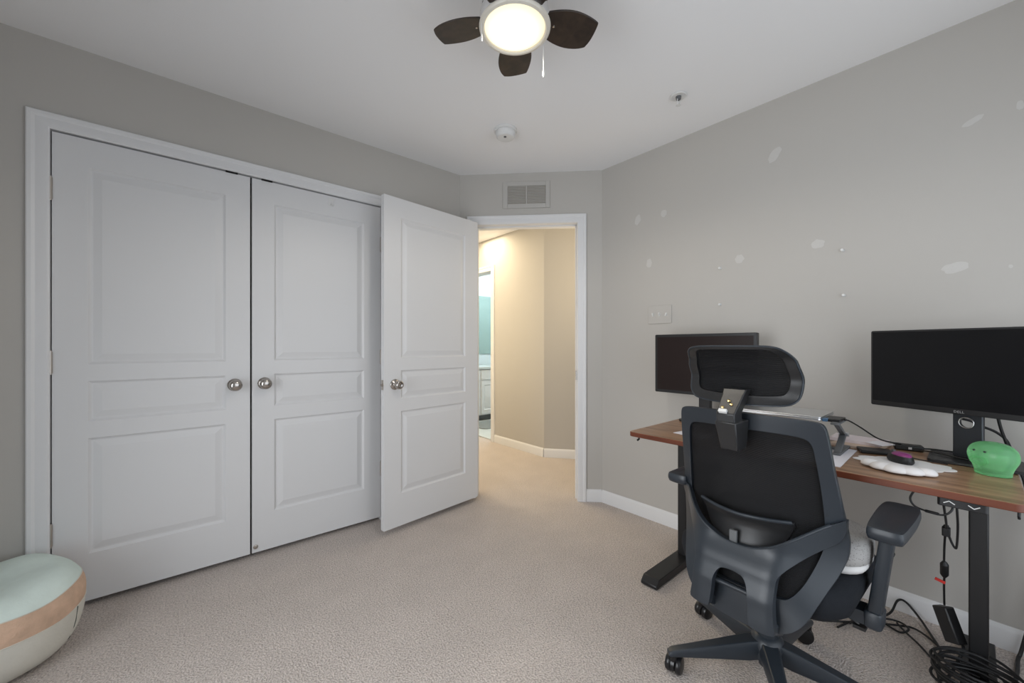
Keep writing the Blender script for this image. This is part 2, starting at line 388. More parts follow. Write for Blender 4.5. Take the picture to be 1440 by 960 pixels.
for xx in (.228, .388):
    MB().b2((xx-.026, YL-.004, DZ-.008), (xx+.026, YL+.02, DZ-.0005)).build('ball_catch', M_dark, t1, smooth=False)
m = MB(); J0, J1 = .122, .885
casing(m, ep(J0, 0, 0), ep(J1, 0, 0), EN, 2.066)
casing(m, ep(J0, -TH, 0), ep(J1, -TH, 0), -EN, 2.066)
ebox(m, S0-.005, J0, .001, -TH-.001, 0, 2.066); ebox(m, J1, S1+.005, .001, -TH-.001, 0, 2.066); ebox(m, S0, S1, .001, -TH-.001, 2.066, 2.078)
ebox(m, J0, J0+.010, -.045, -.08, 0, 2.066); ebox(m, J1-.010, J1, -.045, -.08, 0, 2.066); ebox(m, J0, J1, -.045, -.08, 2.056, 2.066)
t2 = struct(m.build('trim_2', M_white, ang=25), 'white casing and jamb of the doorway to the hall')
k = MB(); ebox(k, J1-.0115, J1-.0005, -.004, -.040, .90, .965); k.build('strike_plate', M_nickel, t2, smooth=False)
m = MB(); casing(m, (HX, BY1, 0), (HX, BY0, 0), (-1, 0, 0), 2.06)
m.b2((HX-.002, BY0-.012, 0), (HX+TH+.002, BY0, 2.06)); m.b2((HX-.002, BY1, 0), (HX+TH+.002, BY1+.012, 2.06)); m.b2((HX-.002, BY0, 2.06), (HX+TH+.002, BY1, 2.072))
struct(m.build('trim_3', M_white, ang=25), 'casing of the bathroom doorway off the hall')
BB = [(0, 0), (.013, 0), (.013, .072), (.010, .080), (.006, .086), (.004, .090), (0, .090)]      # (proud, z)
def baseb(name, runs, lab):
    m = MB()
    for p, q, n in runs:
        p = Vector(p); q = Vector(q); n = Vector(n)
        m.loft([[p+n*a+UP*b for a, b in BB], [q+n*a+UP*b for a, b in BB]])
    return struct(m.build(name, M_white, ang=30), lab)
baseb('baseboard_right', [((XR, YR, 0), (XR, E2.y-.004, 0), (-1, 0, 0))], 'white baseboard behind the desk')
baseb('baseboard_corner', [(ep(.952, 0, 0), ep(ELEN-.004, 0, 0), EN), (ep(.012, 0, 0), ep(.055, 0, 0), EN)], 'short white baseboard beside the doorway casing')
baseb('baseboard_left', [((XN, YL, 0), (DX0-.066, YL, 0), (0, -1, 0)), ((DX1+.066, YL, 0), (E1.x, YL, 0), (0, -1, 0))], 'white baseboard beside the closet')
hn = Vector((HD.y, -HD.x, 0)).normalized()
if hn.x > 0: hn = -hn
baseb('baseboard_hall', [((HX, HY+.003, 0), (HX, BY0-.066, 0), (-1, 0, 0)), (Vector((HX, HY, 0)), Vector((HX, HY, 0))+HD*1.3, hn)], 'cream lit baseboard of the hall')

# moulded three panel doors: local x along width, y depth (front at y=0 facing -y), z up
def panel_rings(x0, x1, z0, z1):
    seq = [(0, 0), (.004, .004), (.010, .0085), (.016, .0085), (.040, .0025), (.044, .0015)]
    return [[(x0+o, d, z0+o), (x1-o, d, z0+o), (x1-o, d, z1-o), (x0+o, d, z1-o)] for o, d in seq]
def slab(mb, wd, h, th, panels, T, both=True):
    """door slab with recessed moulded panels on its faces"""
    for side in ((0, 1) if both else (0,)):
        def P(x, y, z): return T(x, y if side == 0 else th-y, z)
        xs = sorted({0, wd, panels[0][0], panels[0][1]}); zs = sorted({0, h} | {p[2] for p in panels} | {p[3] for p in panels})
        for i in range(len(xs)-1):
            for j in range(len(zs)-1):
                if i == 1 and any(abs(p[2]-zs[j]) < 1e-6 for p in panels): continue
                mb.add([P(xs[i], 0, zs[j]), P(xs[i+1], 0, zs[j]), P(xs[i+1], 0, zs[j+1]), P(xs[i], 0, zs[j+1])], [(0, 1, 2, 3) if side == 0 else (3, 2, 1, 0)])
        for p in panels:
            R = panel_rings(*p); n = len(mb.v)
            vs = [P(*q) for r in R for q in r]; fs = []
            for j in range(len(R)-1):
                for i in range(4): fs.append((j*4+i, j*4+(i+1) % 4, (j+1)*4+(i+1) % 4, (j+1)*4+i))
            L = (len(R)-1)*4; fs.append((L, L+1, L+2, L+3)); mb.add(vs, fs)
    if not both:
        mb.add([T(0, th, 0), T(wd, th, 0), T(wd, th, h), T(0, th, h)], [(3, 2, 1, 0)])
    for q in ([(0, 0, 0), (0, th, 0), (0, th, h), (0, 0, h)], [(wd, 0, 0), (wd, 0, h), (wd, th, h), (wd, th, 0)], [(0, 0, 0), (wd, 0, 0), (wd, th, 0), (0, th, 0)], [(0, 0, h), (0, th, h), (wd, th, h), (wd, 0, h)]):
        mb.add([T(*p) for p in q], [(0, 1, 2, 3)])
    return mb
ZB = .024
PZ = [(.231, .742), (.816, .995), (1.07, 1.943)]
KNOB = [(.0, 0), (.031, 0), (.033, .003), (.031, .007), (.018, .010), (.012, .014), (.011, .026), (.016, .032), (.026, .038), (.0295, .046), (.029, .054), (.024, .062), (.012, .0665), (0, .067)]
def knob(parent, loc, d, m=M_nickel, prof=KNOB, name='knob'):
    return MB().lathe(prof, 32, axis_mat(loc, d)).build(name, m, parent, ang=60)
def hinge(parent, p, d=(0, -1, 0), along=.09):
    mb = MB(); p = Vector(p)
    mb.tube([p-UP*along/2, p+UP*along/2], .0062, 10)
    for k in (-1, 1): mb.tube([p+UP*k*along/2, p+UP*k*(along/2+.006)], .0045, 8)
    return mb.build('hinge', M_hinge, parent)
for i, (x0, x1, kx) in enumerate(((-.398, .3095, .241), (.3185, 1.032, .376))):
    wd = x1-x0; pan = [(.105, wd-.107, a-ZB, b-ZB) for a, b in PZ]
    mb = slab(MB(), wd, 2.064-ZB, .035, pan, lambda x, y, z, X=x0: Vector((X+x, YL+.002+y, ZB+z)))
    o = mb.build('door_%d' % (i+1), M_door, ang=12)
    struct(o, ('left closet door, white with three moulded panels', 'right closet door, partly behind the open door')[i])
    base(o, (x0, YL, ZB))
    o.matrix_basis = Matrix.Translation((x0, YL, ZB))
    knob(o, (kx, YL+.002, .945), (0, -1, 0))
    hx = x0-.003 if i == 0 else x1+.002
    for hz in (1.82, 1.08, .345): hinge(o, (hx, YL-.004, hz))
    if i == 1: MB().lathe([(0, 0), (.012, 0), (.011, .004), (.006, .006), (0, .006)], 20, axis_mat((.335, YL+.002, .055), (0, -1, 0))).build('magnet_disc', M_hinge, o)
# a small clear hook stuck on the right closet door
m = MB().b2((.708, YL-.001, 2.006), (.738, YL+.001, 2.048)); m.tube([(.723, YL-.002, 2.012), (.723, YL-.014, 2.008), (.723, YL-.016, 2.018)], .003)
tag(base(m.build('adhesive_hook', M_wplast, bevel=.001), (.723, YL, 2.02)), 'small white stick-on hook at the top of the right closet door', 'hook')

# the open bedroom door
A0 = Vector((.955, 2.302, 0)); A1 = Vector((1.707, 2.392, 0)); AD = (A1-A0).normalized(); AN = Vector((-AD.y, AD.x, 0))     # AN: away from camera
DW = (A1-A0).length
def dT(x, y, z): return A0 + AD*x + AN*y + Vector((0, 0, .035+z))
pan = [(.115, DW-.118, a-.03, b-.03) for a, b in PZ]
o = slab(MB(), DW, 2.031, .035, pan, dT).build('door_3', M_door, ang=12)
struct(o, 'open white three panel bedroom door standing into the room'); base(o, dT(0, 0, 0)); o.matrix_basis = Matrix.Translation(dT(0, 0, 0))
K2 = [(.0, 0), (.032, 0), (.033, .004), (.030, .009), (.016, .012), (.012, .018), (.012, .030), (.022, .036), (.027, .045), (.0265, .058), (.022, .066), (.014, .067), (.010, .064), (0, .064)]
knob(o, dT(.072, 0, .915-.035), -AN, prof=K2); knob(o, dT(.072, .035, .915-.035), AN, prof=K2)
q = MB(); pl = [dT(-.0012, .006, .85), dT(-.0012, .029, .85), dT(-.0012, .029, .91), dT(-.0012, .006, .91)]
q.add(pl+[p+AD*.002 for p in pl], [(0, 1, 2, 3), (7, 6, 5, 4), (0, 4, 5, 1), (1, 5, 6, 2), (2, 6, 7, 3), (3, 7, 4, 0)])
q.tube([dT(-.010, .0175, .880), dT(.001, .0175, .880)], .007, 10); q.build('latch', M_hinge, o)
for hz in (1.80, 1.05, .31): hinge(o, dT(DW+.006, .037, hz-.035))

# spackle patches on the desk wall
def blob(cy, cz, wd, ht, rot, seed, name='spackle_patch'):
    rnd = random.Random(seed); pts = []
    for k in range(14):
        t = 2*PI*k/14; r = .78+.24*rnd.random(); a = wd/2*math.cos(t)*r; b = ht/2*math.sin(t)*r
        pts.append((cy+a*math.cos(rot)-b*math.sin(rot), cz+a*math.sin(rot)+b*math.cos(rot)))
    pts = [(p[0], p[1]) for p in cr([(a, b, 0) for a, b in pts], 3, True)]
    return plate(MB(), pts, [], lambda a, b, s: Vector((XR-(.0009 if s == 0 else -.001), a, b)), .02)
wr = bpy.data.objects['wall_right']
for i, (y, z, wd, ht, rt) in enumerate(((1.491, 2.012, .05, .075, .3), (1.305, 2.008, .045, .055, 0), (.684, 2.157, .05, .085, .7), (.003, 2.042, .065, .026, -.45), (1.406, 1.702, .045, .07, 0),
                                       (.853, 1.638, .05, .055, .6), (.499, 1.652, .06, .05, .1), (.05, 1.468, .085, .045, -.1), (-.112, 2.05, .02, .04, 0), (-.09, 1.452, .012, .016, 0))):
    o = blob(y, z, wd, ht, rt, i+3).build('spackle_patch', M_spack, smooth=False); o.parent = wr
# ------------------------------------------------------------------ desk (largest objects first)
DK = .731; DX = 1.697; DXB = 2.305; DYA = -.095; DYB = 1.107
desk = thing('standing_desk', 'walnut topped standing desk with black steel legs against the right wall', 'desk', ((DX+DXB)/2, (DYA+DYB)/2, 0))
out = rounded(DXB-DX, DYB-DYA, .025, 5, (DX+DXB)/2, (DYA+DYB)/2)
tp = MB().prism(out, lambda a, b, s: Vector((a, b, DK-.022+.022*s))).build('tabletop', [M_walnut, M_edge], desk, bevel=.002)
for p in tp.data.polygons:
    if abs(p.normal.z) < .5: p.material_index = 1
def legset(y):
    m = MB().b2((2.045, y-.0225, .04), (2.115, y+.0225, .705)); m.build('leg', M_black, desk, bevel=.004)
    m = MB(); yy = .041
    prof = [(1.716, .004), (2.338, .004), (2.338, .022), (2.315, .042), (1.742, .042), (1.716, .018)]
    m.loft([[Vector((a, y-yy, b)) for a, b in prof], [Vector((a, y+yy, b)) for a, b in prof]]); m.build('foot', M_black, desk, bevel=.003)
    MB().b2((1.80, y-.045, .690), (2.25, y+.045, DK-.0225)).build('side_bracket', M_black, desk, bevel=.003)
legset(1.008); legset(-.010)
MB().b2((2.055, .035, .672), (2.105, .965, .706)).build('crossbar', M_black, desk, bevel=.004)
cb = MB(); cb.prism(rounded(.034, .098, .008, 4, 1.722, .022), lambda a, b, s: Vector((a, b, .684+.0245*s))); cb = cb.build('control_panel', M_black, desk, bevel=.002)
def chevron(y, dz):
    m = MB(); x = 1.7042
    for a, b in (((-.011, -.003), (0, .0045)), ((0, .0045), (.011, -.003))):
        m.tube([(x, y+a[0], .697+dz*a[1]), (x, y+b[0], .697+dz*b[1])], .0014, 6)
    m.build('arrow_mark', M_wplast, cb)
chevron(.047, 1); chevron(.0, -1)
MB().tube([(1.716, -.078, .71), (1.716, -.078, .694), (1.709, -.078, .690)], .003).build('cable_hook', M_black, desk)
MB().tube([(1.735, 1.07, .71), (1.735, 1.07, .694), (1.722, 1.07, .690)], .005).build('cable_hook', M_black, desk)
# ------------------------------------------------------------------ office chair
CH = Vector((1.559, .465, 0)); CA = math.radians(-2.5)
chair = thing('office_chair', 'black high-back mesh office chair on casters in front of the walnut desk', 'chair', CH, CA)
def L(u, v, wz): return Vector((v, -u, wz))      # u to the sitter's right, v forward
VZ = [.30, .38, .42, .46, .50, .54, .58, .66, .74, .82, .93, .95]
VE = [-.245, -.22, -.195, -.16, -.125, -.102, -.097, -.115, -.138, -.163, -.193, -.198]      # depth at the side edges
VH = [.15, .175, .189, .205, .222, .236, .240, .235, .227, .219, .207, .200]
VC = [-.25, -.245, -.240, -.235, -.225, -.215, -.208, -.203, -.203, -.207, -.222, -.226]     # depth on the centre line
def lerp_(x, xs, ys):
    if x <= xs[0]: return ys[0]
    for i in range(len(xs)-1):
        if x <= xs[i+1]: return ys[i]+(ys[i+1]-ys[i])*(x-xs[i])/(xs[i+1]-xs[i])
    return ys[-1]
def soft(x, ys): return (lerp_(x-.02, VZ, ys)+2*lerp_(x, VZ, ys)+lerp_(x+.02, VZ, ys))/4
def vr(u, z):      # back surface of the back frame: a shallow shell, sides forward at the lumbar
    c = soft(z, VC); return c + (soft(z, VE)-c)*(u/soft(z, VH))**2
def sym(half):     # half outline from top centre clockwise to bottom centre (u>=0) -> closed loop
    right = [p for p in half]; left = [(-p[0], p[1]) for p in reversed(half) if p[0] > 1e-6]
    return [(p[0], p[1]) for p in cr([(a, b, 0) for a, b in right+left], 4, True)]
ring_o = sym([(0, .944), (.08, .943), (.14, .941), (.175, .939), (.196, .935), (.206, .924), (.211, .90), (.216, .85), (.220, .80), (.226, .74), (.232, .68), (.238, .63), (.2405, .585), (.237, .545), (.223, .50), (.206, .46), (.189, .42), (.172, .38), (.150, .35), (.12, .330), (.06, .314), (0, .310)])
ring_i = sym([(0, .893), (.07, .893), (.13, .891), (.162, .885), (.176, .868), (.182, .83), (.190, .74), (.194, .66), (.194, .60), (.189, .56), (.174, .51), (.154, .46), (.130, .426), (.105, .418), (.05, .416), (0, .416)])
def ringmap(u, z, s):
    edge = 0
    return L(u, vr(u, z) + (0 if s == 0 else .018), z)
o = plate(MB(), ring_o, [ring_i], ringmap, .013).build('back_frame', M_plast, chair, bevel=.0045, seg=3, ang=50, world=False)
# mesh panel stretched in the frame
pan_o = sym([(0, .900), (.13, .898), (.170, .890), (.184, .868), (.190, .83), (.198, .74), (.202, .66), (.200, .60), (.195, .555), (.178, .50), (.155, .45), (.130, .415), (.105, .405), (0, .402)])
plate(MB(), pan_o, [], lambda u, z, s: L(u, vr(u, z)+.012+.004*s, z), .016).build('mesh_panel', M_mesh, chair, ang=60, world=False)
# fork: wide yoke that rises from two legs to the sides of the frame
def deep(z): return interp(z, [.34, .42, .48, .56], [-.305, -.298, -.280, -.246])
def vf(u, z):
    t = 1-sstep(.085, .222, abs(u)); return (vr(u, z)-.010)*(1-t) + deep(z)*t
fork_o = sym([(0, .541), (.03, .543), (.06, .550), (.10, .570), (.15, .606), (.19, .634), (.222, .652), (.2375, .660), (.2385, .648), (.236, .620), (.222, .592), (.196, .574), (.16, .545), (.125, .508), (.115, .485), (.113, .44), (.115, .39), (.119, .352), (.112, .345), (.066, .345), (.056, .355), (.051, .40), (.047, .44), (.034, .465), (.015, .472), (0, .473)])
plate(MB(), fork_o, [], lambda u, z, s: L(u, vf(u, z)+.026*s, z), .012).build('back_yoke', M_plast, chair, bevel=.005, seg=3, ang=50, world=False)
yk = bpy.data.objects['back_yoke']
lip = [(u, z) for u, z in fork_o if abs(u) < .215 and z > .535 and z > .50+.55*abs(u)]
lip.sort()
MB().tube([L(u, vf(u, z)+.004, z-.001) for u, z in lip], .0045, 8).build('yoke_lip', M_plast, yk, world=False)
# raised rib round the arch of the yoke
# lumbar pad seen behind the yoke
lum = sym([(0, .628), (.05, .630), (.10, .634), (.128, .636), (.134, .628), (.125, .60), (.10, .56), (.05, .53), (0, .522)])
lp = plate(MB(), lum, [], lambda u, z, s: L(u, vr(u, z)-.008+.7*u*u-.02*sstep(.60, .636, z)+.012*s, z), .012).build('lumbar_pad', M_plast2, chair, bevel=.003, world=False)
m = MB()
for s in (0,):
    pts = [L(u, vr(u, .632)-.030+.7*u*u, .632+.08*abs(u)*.5) for u in [x/100 for x in range(-13, 14)]]
    m.tube(pts, .0055, 8)
m.build('lumbar_rim', M_plast, lp, world=False)
MB().box(L(-.012, -.236, .555), (.010, .022, .045)).build('lumbar_clip', M_gray, chair, bevel=.002, world=False)
# cross bolt bar between the yoke legs
MB().tube([L(-.075, -.262, .415), L(.075, -.262, .415)], .008, 12).build('tilt_bar', M_plast, chair, world=False)
# headrest bracket
m = MB()
pk = lambda u0, u1, v0, v1, z: [L(u0, v0, z), L(u1, v0, z), L(u1, v1, z), L(u0, v1, z)]
m.loft([pk(-.024, .024, -.296, -.230, .838), pk(-.030, .030, -.324, -.226, .926)])
hb = m.build('headrest_bracket', M_plast2, chair, bevel=.004, world=False)
m = MB(); m.loft([pk(-.025, .025, -.318, -.262, .915), pk(-.026, .026, -.322, -.268, .950), pk(-.030, .030, -.270, -.222, 1.002), pk(-.034, .034, -.256, -.214, 1.02)])
m.build('bracket_arm', M_plast2, hb, bevel=.003, world=False)
for (u, v, z) in ((-.012, -.3085, .966), (.008, -.298, .976), (-.002, -.2895, .985)):
    MB().lathe([(0, 0), (.005, 0), (.004, .003), (0, .0035)], 12, axis_mat(L(u, v, z), L(0, -.7, .72))).build('gold_glint', M_glint, hb, world=False)  # gold specular of the arm's top, set as small golden spots
MB().box(L(-.006, -.321, .957), (.012, .022, .010), Matrix.Rotation(.7, 3, 'Y')).build('white_sticker', M_wplast, hb, world=False)
# headrest
def vh(u, z): return interp(z, [.970, 1.0, 1.05, 1.10, 1.15], [-.246, -.234, -.224, -.250, -.298]) + .75*u*u
hd_o = sym([(0, 1.150), (.06, 1.150), (.105, 1.148), (.132, 1.139), (.149, 1.116), (.158, 1.08), (.160, 1.045), (.157, 1.01), (.146, .990), (.122, .979), (.06, .974), (0, .973)])
hd_i = sym([(0, 1.140), (.06, 1.140), (.102, 1.137), (.122, 1.116), (.131, 1.078), (.132, 1.04), (.127, 1.018), (.112, 1.006), (.06, 1.001), (0, 1.0)])
def hrim(u, z, s): return L(u, vh(u, z)+.020*s, z)
hf = plate(MB(), hd_o, [hd_i], hrim, .011).build('headrest_frame', M_plast2, chair, bevel=.006, seg=3, ang=50, world=False)
m = MB(); m.tube([L(u*1.004, vh(u, z)+.001, z) for u, z in hd_o+hd_o[:1]], .0028, 6, cap=False); m.build('rim_bead', M_plast, hf, world=False)
hm = sym([(0, 1.144), (.06, 1.144), (.106, 1.141), (.127, 1.118), (.136, 1.078), (.137, 1.04), (.132, 1.014), (.115, 1.001), (.06, .996), (0, .995)])
plate(MB(), hm, [], lambda u, z, s: L(u, vh(u, z)+.012+.004*s, z), .014).build('headrest_mesh', M_mesh2, chair, ang=60, world=False)
# seat
def sq(u0, u1, v0, v1, z, r, n=6): return [L(a, b, z) for a, b in rounded(u1-u0, v1-v0, r, n, (u0+u1)/2, (v0+v1)/2)]
m = MB(); m.loft([sq(-.17, .17, -.12, .22, .352, .06), sq(-.215, .215, -.155, .265, .358, .08), sq(-.242, .242, -.175, .29, .385, .09), sq(-.252, .252, -.182, .30, .420, .10), sq(-.250, .250, -.18, .298, .448, .10), sq(-.235, .235, -.165, .283, .466, .09), sq(-.19, .19, -.12, .24, .474, .07)])
m.build('seat', M_seat, chair, ang=60, world=False)
m = MB(); m.loft([sq(-.09, .09, -.13, .13, .285, .02), sq(-.10, .10, -.14, .14, .30, .02), sq(-.12, .12, -.15, .15, .352, .02)])
mech = m.build('tilt_mechanism', M_plast2, chair, bevel=.004, world=False)
m = MB()
for s in (-1, 1):
    m.loft([[L(s*.066, -.30, .348), L(s*.116, -.30, .348), L(s*.116, -.28, .372), L(s*.066, -.28, .372)], [L(s*.060, -.20, .298), L(s*.11, -.20, .298), L(s*.11, -.19, .325), L(s*.060, -.19, .325)], [L(s*.045, -.10, .290), L(s*.095, -.10, .290), L(s*.095, -.10, .32), L(s*.045, -.10, .32)]])
m.build('yoke_foot', M_plast, chair, bevel=.004, world=False)
m = MB().tube([L(.08, .06, .31), L(.21, .055, .305), L(.235, .05, .297)], .006, 8); m.box(L(.236, .05, .292), (.03, .03, .010)); m.build('tilt_lever', M_plast2, mech, world=False)
m = MB().lathe([(.0, .16), (.028, .16), (.028, .29), (0, .29)], 20); m.build('gas_cylinder', M_rub, chair, world=False)
MB().lathe([(0, .045), (.026, .05), (.030, .075), (.052, .082), (.056, .10), (.054, .130), (.046, .150), (.034, .158), (.034, .20), (0, .20)], 28).build('base_hub', M_plast, chair, world=False)
# five legs with twin-wheel casters
for k, deg in enumerate((136, 64, -8, -80, -152)):
    a = math.radians(deg)-CA; d = Vector((math.cos(a), math.sin(a), 0)); p = Vector((-d.y, d.x, 0))
    def ring(r, hw, z0, z1, c=.45):
        b = d*r; h = z1-z0
        return [b-p*hw*.8+UP*z0, b+p*hw*.8+UP*z0, b+p*hw+UP*(z0+h*.55), b+p*hw*.72+UP*z1, b-p*hw*.72+UP*z1, b-p*hw+UP*(z0+h*.55)]
    m = MB().loft([ring(.02, .034, .085, .146), ring(.07, .030, .076, .140), ring(.17, .024, .073, .120), ring(.27, .020, .070, .100), ring(.322, .018, .068, .090), ring(.336, .014, .066, .082)])
    lg = m.build('base_leg', M_plast, chair, bevel=.003, world=False)
    m = MB().tube([d*.318+UP*.072, d*.318+UP*.050], .013, 14); m.build('caster_stem', M_rub, lg, world=False)
    ca2 = math.radians((100, 75, 210, 20, 300)[k])-CA; ax = Vector((math.cos(ca2), math.sin(ca2), 0)); fw = Vector((-ax.y, ax.x, 0))
    c0 = d*.318 - fw*.014
    m = MB()
    for s in (-1, 1):
        m.lathe([(0, 0), (.024, 0), (.0285, .003), (.0295, .008), (.0295, .013), (.027, .019), (.018, .022), (0, .023)], 26, axis_mat(c0+ax*s*.006+UP*.0297, ax*s))
    m.build('caster_wheel', M_rub, lg, world=False, ang=45)
    m = MB(); prof = [(math.cos(t)*.0315, math.sin(t)*.0315) for t in [PI*i/10 for i in range(-1, 10)]]
    m.loft([[c0+ax*s*.0058+fw*x*r_+UP*(.0297+y*r_) for x, y in prof for r_ in (1,)]+[c0+ax*s*.0058+UP*.030] for s in (-1, 1)]); m.build('caster_hood', M_rub, lg, world=False)
# arms
def arm(s, uo, rot, name='armrest'):
    m = MB(); b0 = L(s*(uo-.048), .05, .345); b1 = L(s*(uo-.013), .05, .640)
    def rr(c, hu, hv): return [c+L(x*hu, y*hv, 0) for x, y in rounded(2, 2, .35, 3)]
    m.loft([rr(b0, .0165, .030), rr(b0.lerp(b1, .5), .0165, .029), rr(b1, .0165, .028)])
    post = m.build('arm_post', M_plast, chair, bevel=.002, world=False)
    m = MB(); m.loft([rr(b0+L(0, 0, -.036), .012, .026), rr(b0+L(0, 0, -.028), .020, .036), rr(b0+L(0, 0, .012), .0215, .037), rr(b0+L(0, 0, .018), .019, .034)])
    m.loft([[L(s*.10, .02, .318), L(s*.10, .085, .318), L(s*.10, .085, .350), L(s*.10, .02, .350)], [L(s*(uo-.06), .02, .316), L(s*(uo-.06), .082, .316), L(s*(uo-.06), .082, .356), L(s*(uo-.06), .02, .356)]])
    m.build('arm_bracket', M_plast, chair, bevel=.003, world=False)
    m = MB().tube([b0.lerp(b1, .62)+L(s*.01, .024, 0), b0.lerp(b1, .62)+L(s*.01, .041, 0)], .007, 10); m.build('height_button', M_rub, post, world=False)
    shp = [(.0, .150), (.028, .147), (.041, .125), (.0445, .05), (.042, -.05), (.038, -.122), (.031, -.139), (0, -.142)]
    loop = [(p[0], p[1]) for p in cr([(a, b, 0) for a, b in shp+[(-a, b) for a, b in reversed(shp[1:-1])]], 3, True)]
    R = Matrix.Rotation(rot, 2); rings = []
    for sc, z in ((.80, .632), (.93, .636), (1.0, .648), (1.0, .658), (.95, .667), (.80, .669), (.4, .666)):
        rr2 = []
        for a, b in loop:
            q = R @ Vector((a*sc, b*(1-(1-sc)*.45))); rr2.append(L(s*uo+q.x, .003+q.y, z))
        rings.append(rr2)
    m = MB().loft(rings); m.build('arm_pad', M_plast, chair, ang=50, world=False)
arm(1, .318, 0.0); arm(-1, .252, -.04)
# grey cushion lying on the seat
cu = thing('seat_cushion', 'light grey dimpled cushion with white piped edge lying on the chair seat', 'cushion', CH, CA)
rg = lambda sc, z, u0=-.20, u1=.262: [L(a, b, z) for a, b in [((u0+u1)/2+(x)*sc, .055+(y)*(1-(1-sc)*1.3)) for x, y in rounded(u1-u0, .25, .09, 6)]]
MB().loft([rg(.96, .500), rg(1.0, .505), rg(1.005, .53), rg(1.0, .550), rg(.975, .562), rg(.93, .570), rg(.6, .575)]).build('cover', M_cush, cu, ang=60, world=False)
MB().loft([rg(.90, .475), rg(.965, .478), rg(.99, .488), rg(.995, .498), rg(.97, .503)]).build('white_base', M_cushw, cu, ang=60, world=False)

# ------------------------------------------------------------------ monitors
def monitor_panel(mb_par, T, wd, ht, th, bez, scr_mat, body_mat, bez_b=None):
    bez_b = bez_b or bez
    body = MB().prism(rounded(wd, ht, .006, 3, 0, ht/2), lambda a, b, s: T(a, (.0 if s == 0 else -th), b)).build('housing', body_mat, mb_par, bevel=.002)
    MB().prism(rounded(wd*.7, ht*.72, .02, 4, 0, ht/2), lambda a, b, s: T(a, -th-(0 if s == 0 else .022), b)).build('rear_bulge', body_mat, mb_par, bevel=.004)
    m = MB(); x0, x1, z0, z1 = -wd/2+bez, wd/2-bez, bez_b, ht-bez
    q = [T(x0, .0008, z0), T(x1, .0008, z0), T(x1, .0008, z1), T(x0, .0008, z1)]; q2 = [T(x0, -.001, z0), T(x1, -.001, z0), T(x1, -.001, z1), T(x0, -.001, z1)]
    m.add(q+q2, [(0, 1, 2, 3), (7, 6, 5, 4), (0, 4, 5, 1), (1, 5, 6, 2), (2, 6, 7, 3), (3, 7, 4, 0)])
    m.build('screen', scr_mat, mb_par, smooth=False)
    return body
# right monitor, turned towards the chair
RU = Vector((.383, .924, 0)).normalized(); RN = Vector((-.924, .383, 0)).normalized(); RC = Vector((2.135, .027, 0)) + RU*.009
mr = thing('monitor', 'wide black monitor on a slotted stand at the right end of the desk', 'monitor', (2.19, -.01, DK))
def TR(a, d, z): return RC - RU*a + RN*d + UP*(.9046+z)
hs = monitor_panel(mr, TR, .538, .309, .016, .007, M_screen, M_black, .020)
tc = bpy.data.curves.new('logo_text', 'FONT'); tc.body = 'DELL'; tc.size = .0115; tc.extrude = .0003; tc.align_x = 'CENTER'; tc.space_character = 1.1
to = bpy.data.objects.new('logo_text', tc); C.objects.link(to)
bpy.context.view_layer.update()
me = bpy.data.meshes.new_from_object(to.evaluated_get(bpy.context.evaluated_depsgraph_get())); bpy.data.objects.remove(to)
Mx = Matrix([[-RU.x, 0, RN.x, 0], [-RU.y, 0, RN.y, 0], [0, 1, 0, 0], [0, 0, 0, 1]]); Mx.translation = TR(0.0, .0008, .0058)
me.transform(Matrix.Translation(Mx.translation) @ Mx.to_3x3().to_4x4()); me.materials.clear(); me.materials.append(M_sil)
lo = bpy.data.objects.new('logo', me); C.objects.link(lo); lo.parent = hs
# neck: flat column with a round cable hole
NC = RC - RN*.062
def TN(a, d, z): return NC - RU*a + RN*d + UP*z
hole = [(.019*math.cos(2*PI*i/24)-.002, .872+.019*math.sin(2*PI*i/24)) for i in range(24)]
colo = [(.039, .742), (.039, 1.06), (-.039, 1.06), (-.039, .742)]
cl = []
for i in range(4):
    p, q = colo[i], colo[(i+1) % 4]
    for k in range(8): cl.append((p[0]+(q[0]-p[0])*k/8, p[1]+(q[1]-p[1])*k/8))
ncol = plate(MB(), cl, [hole], lambda a, b, s: TN(a, .012-.016*s, b), .02).build('stand_neck', mat('slate_stand_metal', (.05, .055, .062), .3, .6), mr, bevel=.003, ang=50)
m = MB(); tor = []
for i in range(25):
    t = 2*PI*i/24; tor.append(TN(.0195*math.cos(t)-.002, .0135, .872+.0195*math.sin(t)))
m.tube(tor, .0016, 6, cap=False); m.build('cable_ring', M_sil, ncol)
MB().prism(rounded(.10, .10, .01, 3, 0, 1.06), lambda a, b, s: TN(a, .020+.03*s, b)).build('mount_head', M_black, mr, bevel=.003)
MB().prism(rounded(.19, .235, .012, 4, 2.184, -.005), lambda a, b, s: Vector((a, b, DK+.0005+.010*s))).build('stand_base', M_plast2, mr, bevel=.002)
# left monitor, square to the wall, with a thicker bezel
ml = thing('monitor', 'smaller black framed monitor at the left end of the desk behind the chair', 'monitor', (2.20, .97, DK))
def TL(a, d, z): return Vector((2.19-d, .970-a, .879+z))
monitor_panel(ml, TL, .545, .339, .03, .015, M_screen2, M_black, .017)
MB().b2((2.225, .937, DK+.012), (2.255, 1.0, 1.05)).build('stand_neck', M_black, ml, bevel=.004)
MB().prism(rounded(.16, .22, .03, 5, 2.215, .97), lambda a, b, s: Vector((a, b, DK+.0005+.012*s))).build('stand_base', M_black, ml, bevel=.003)

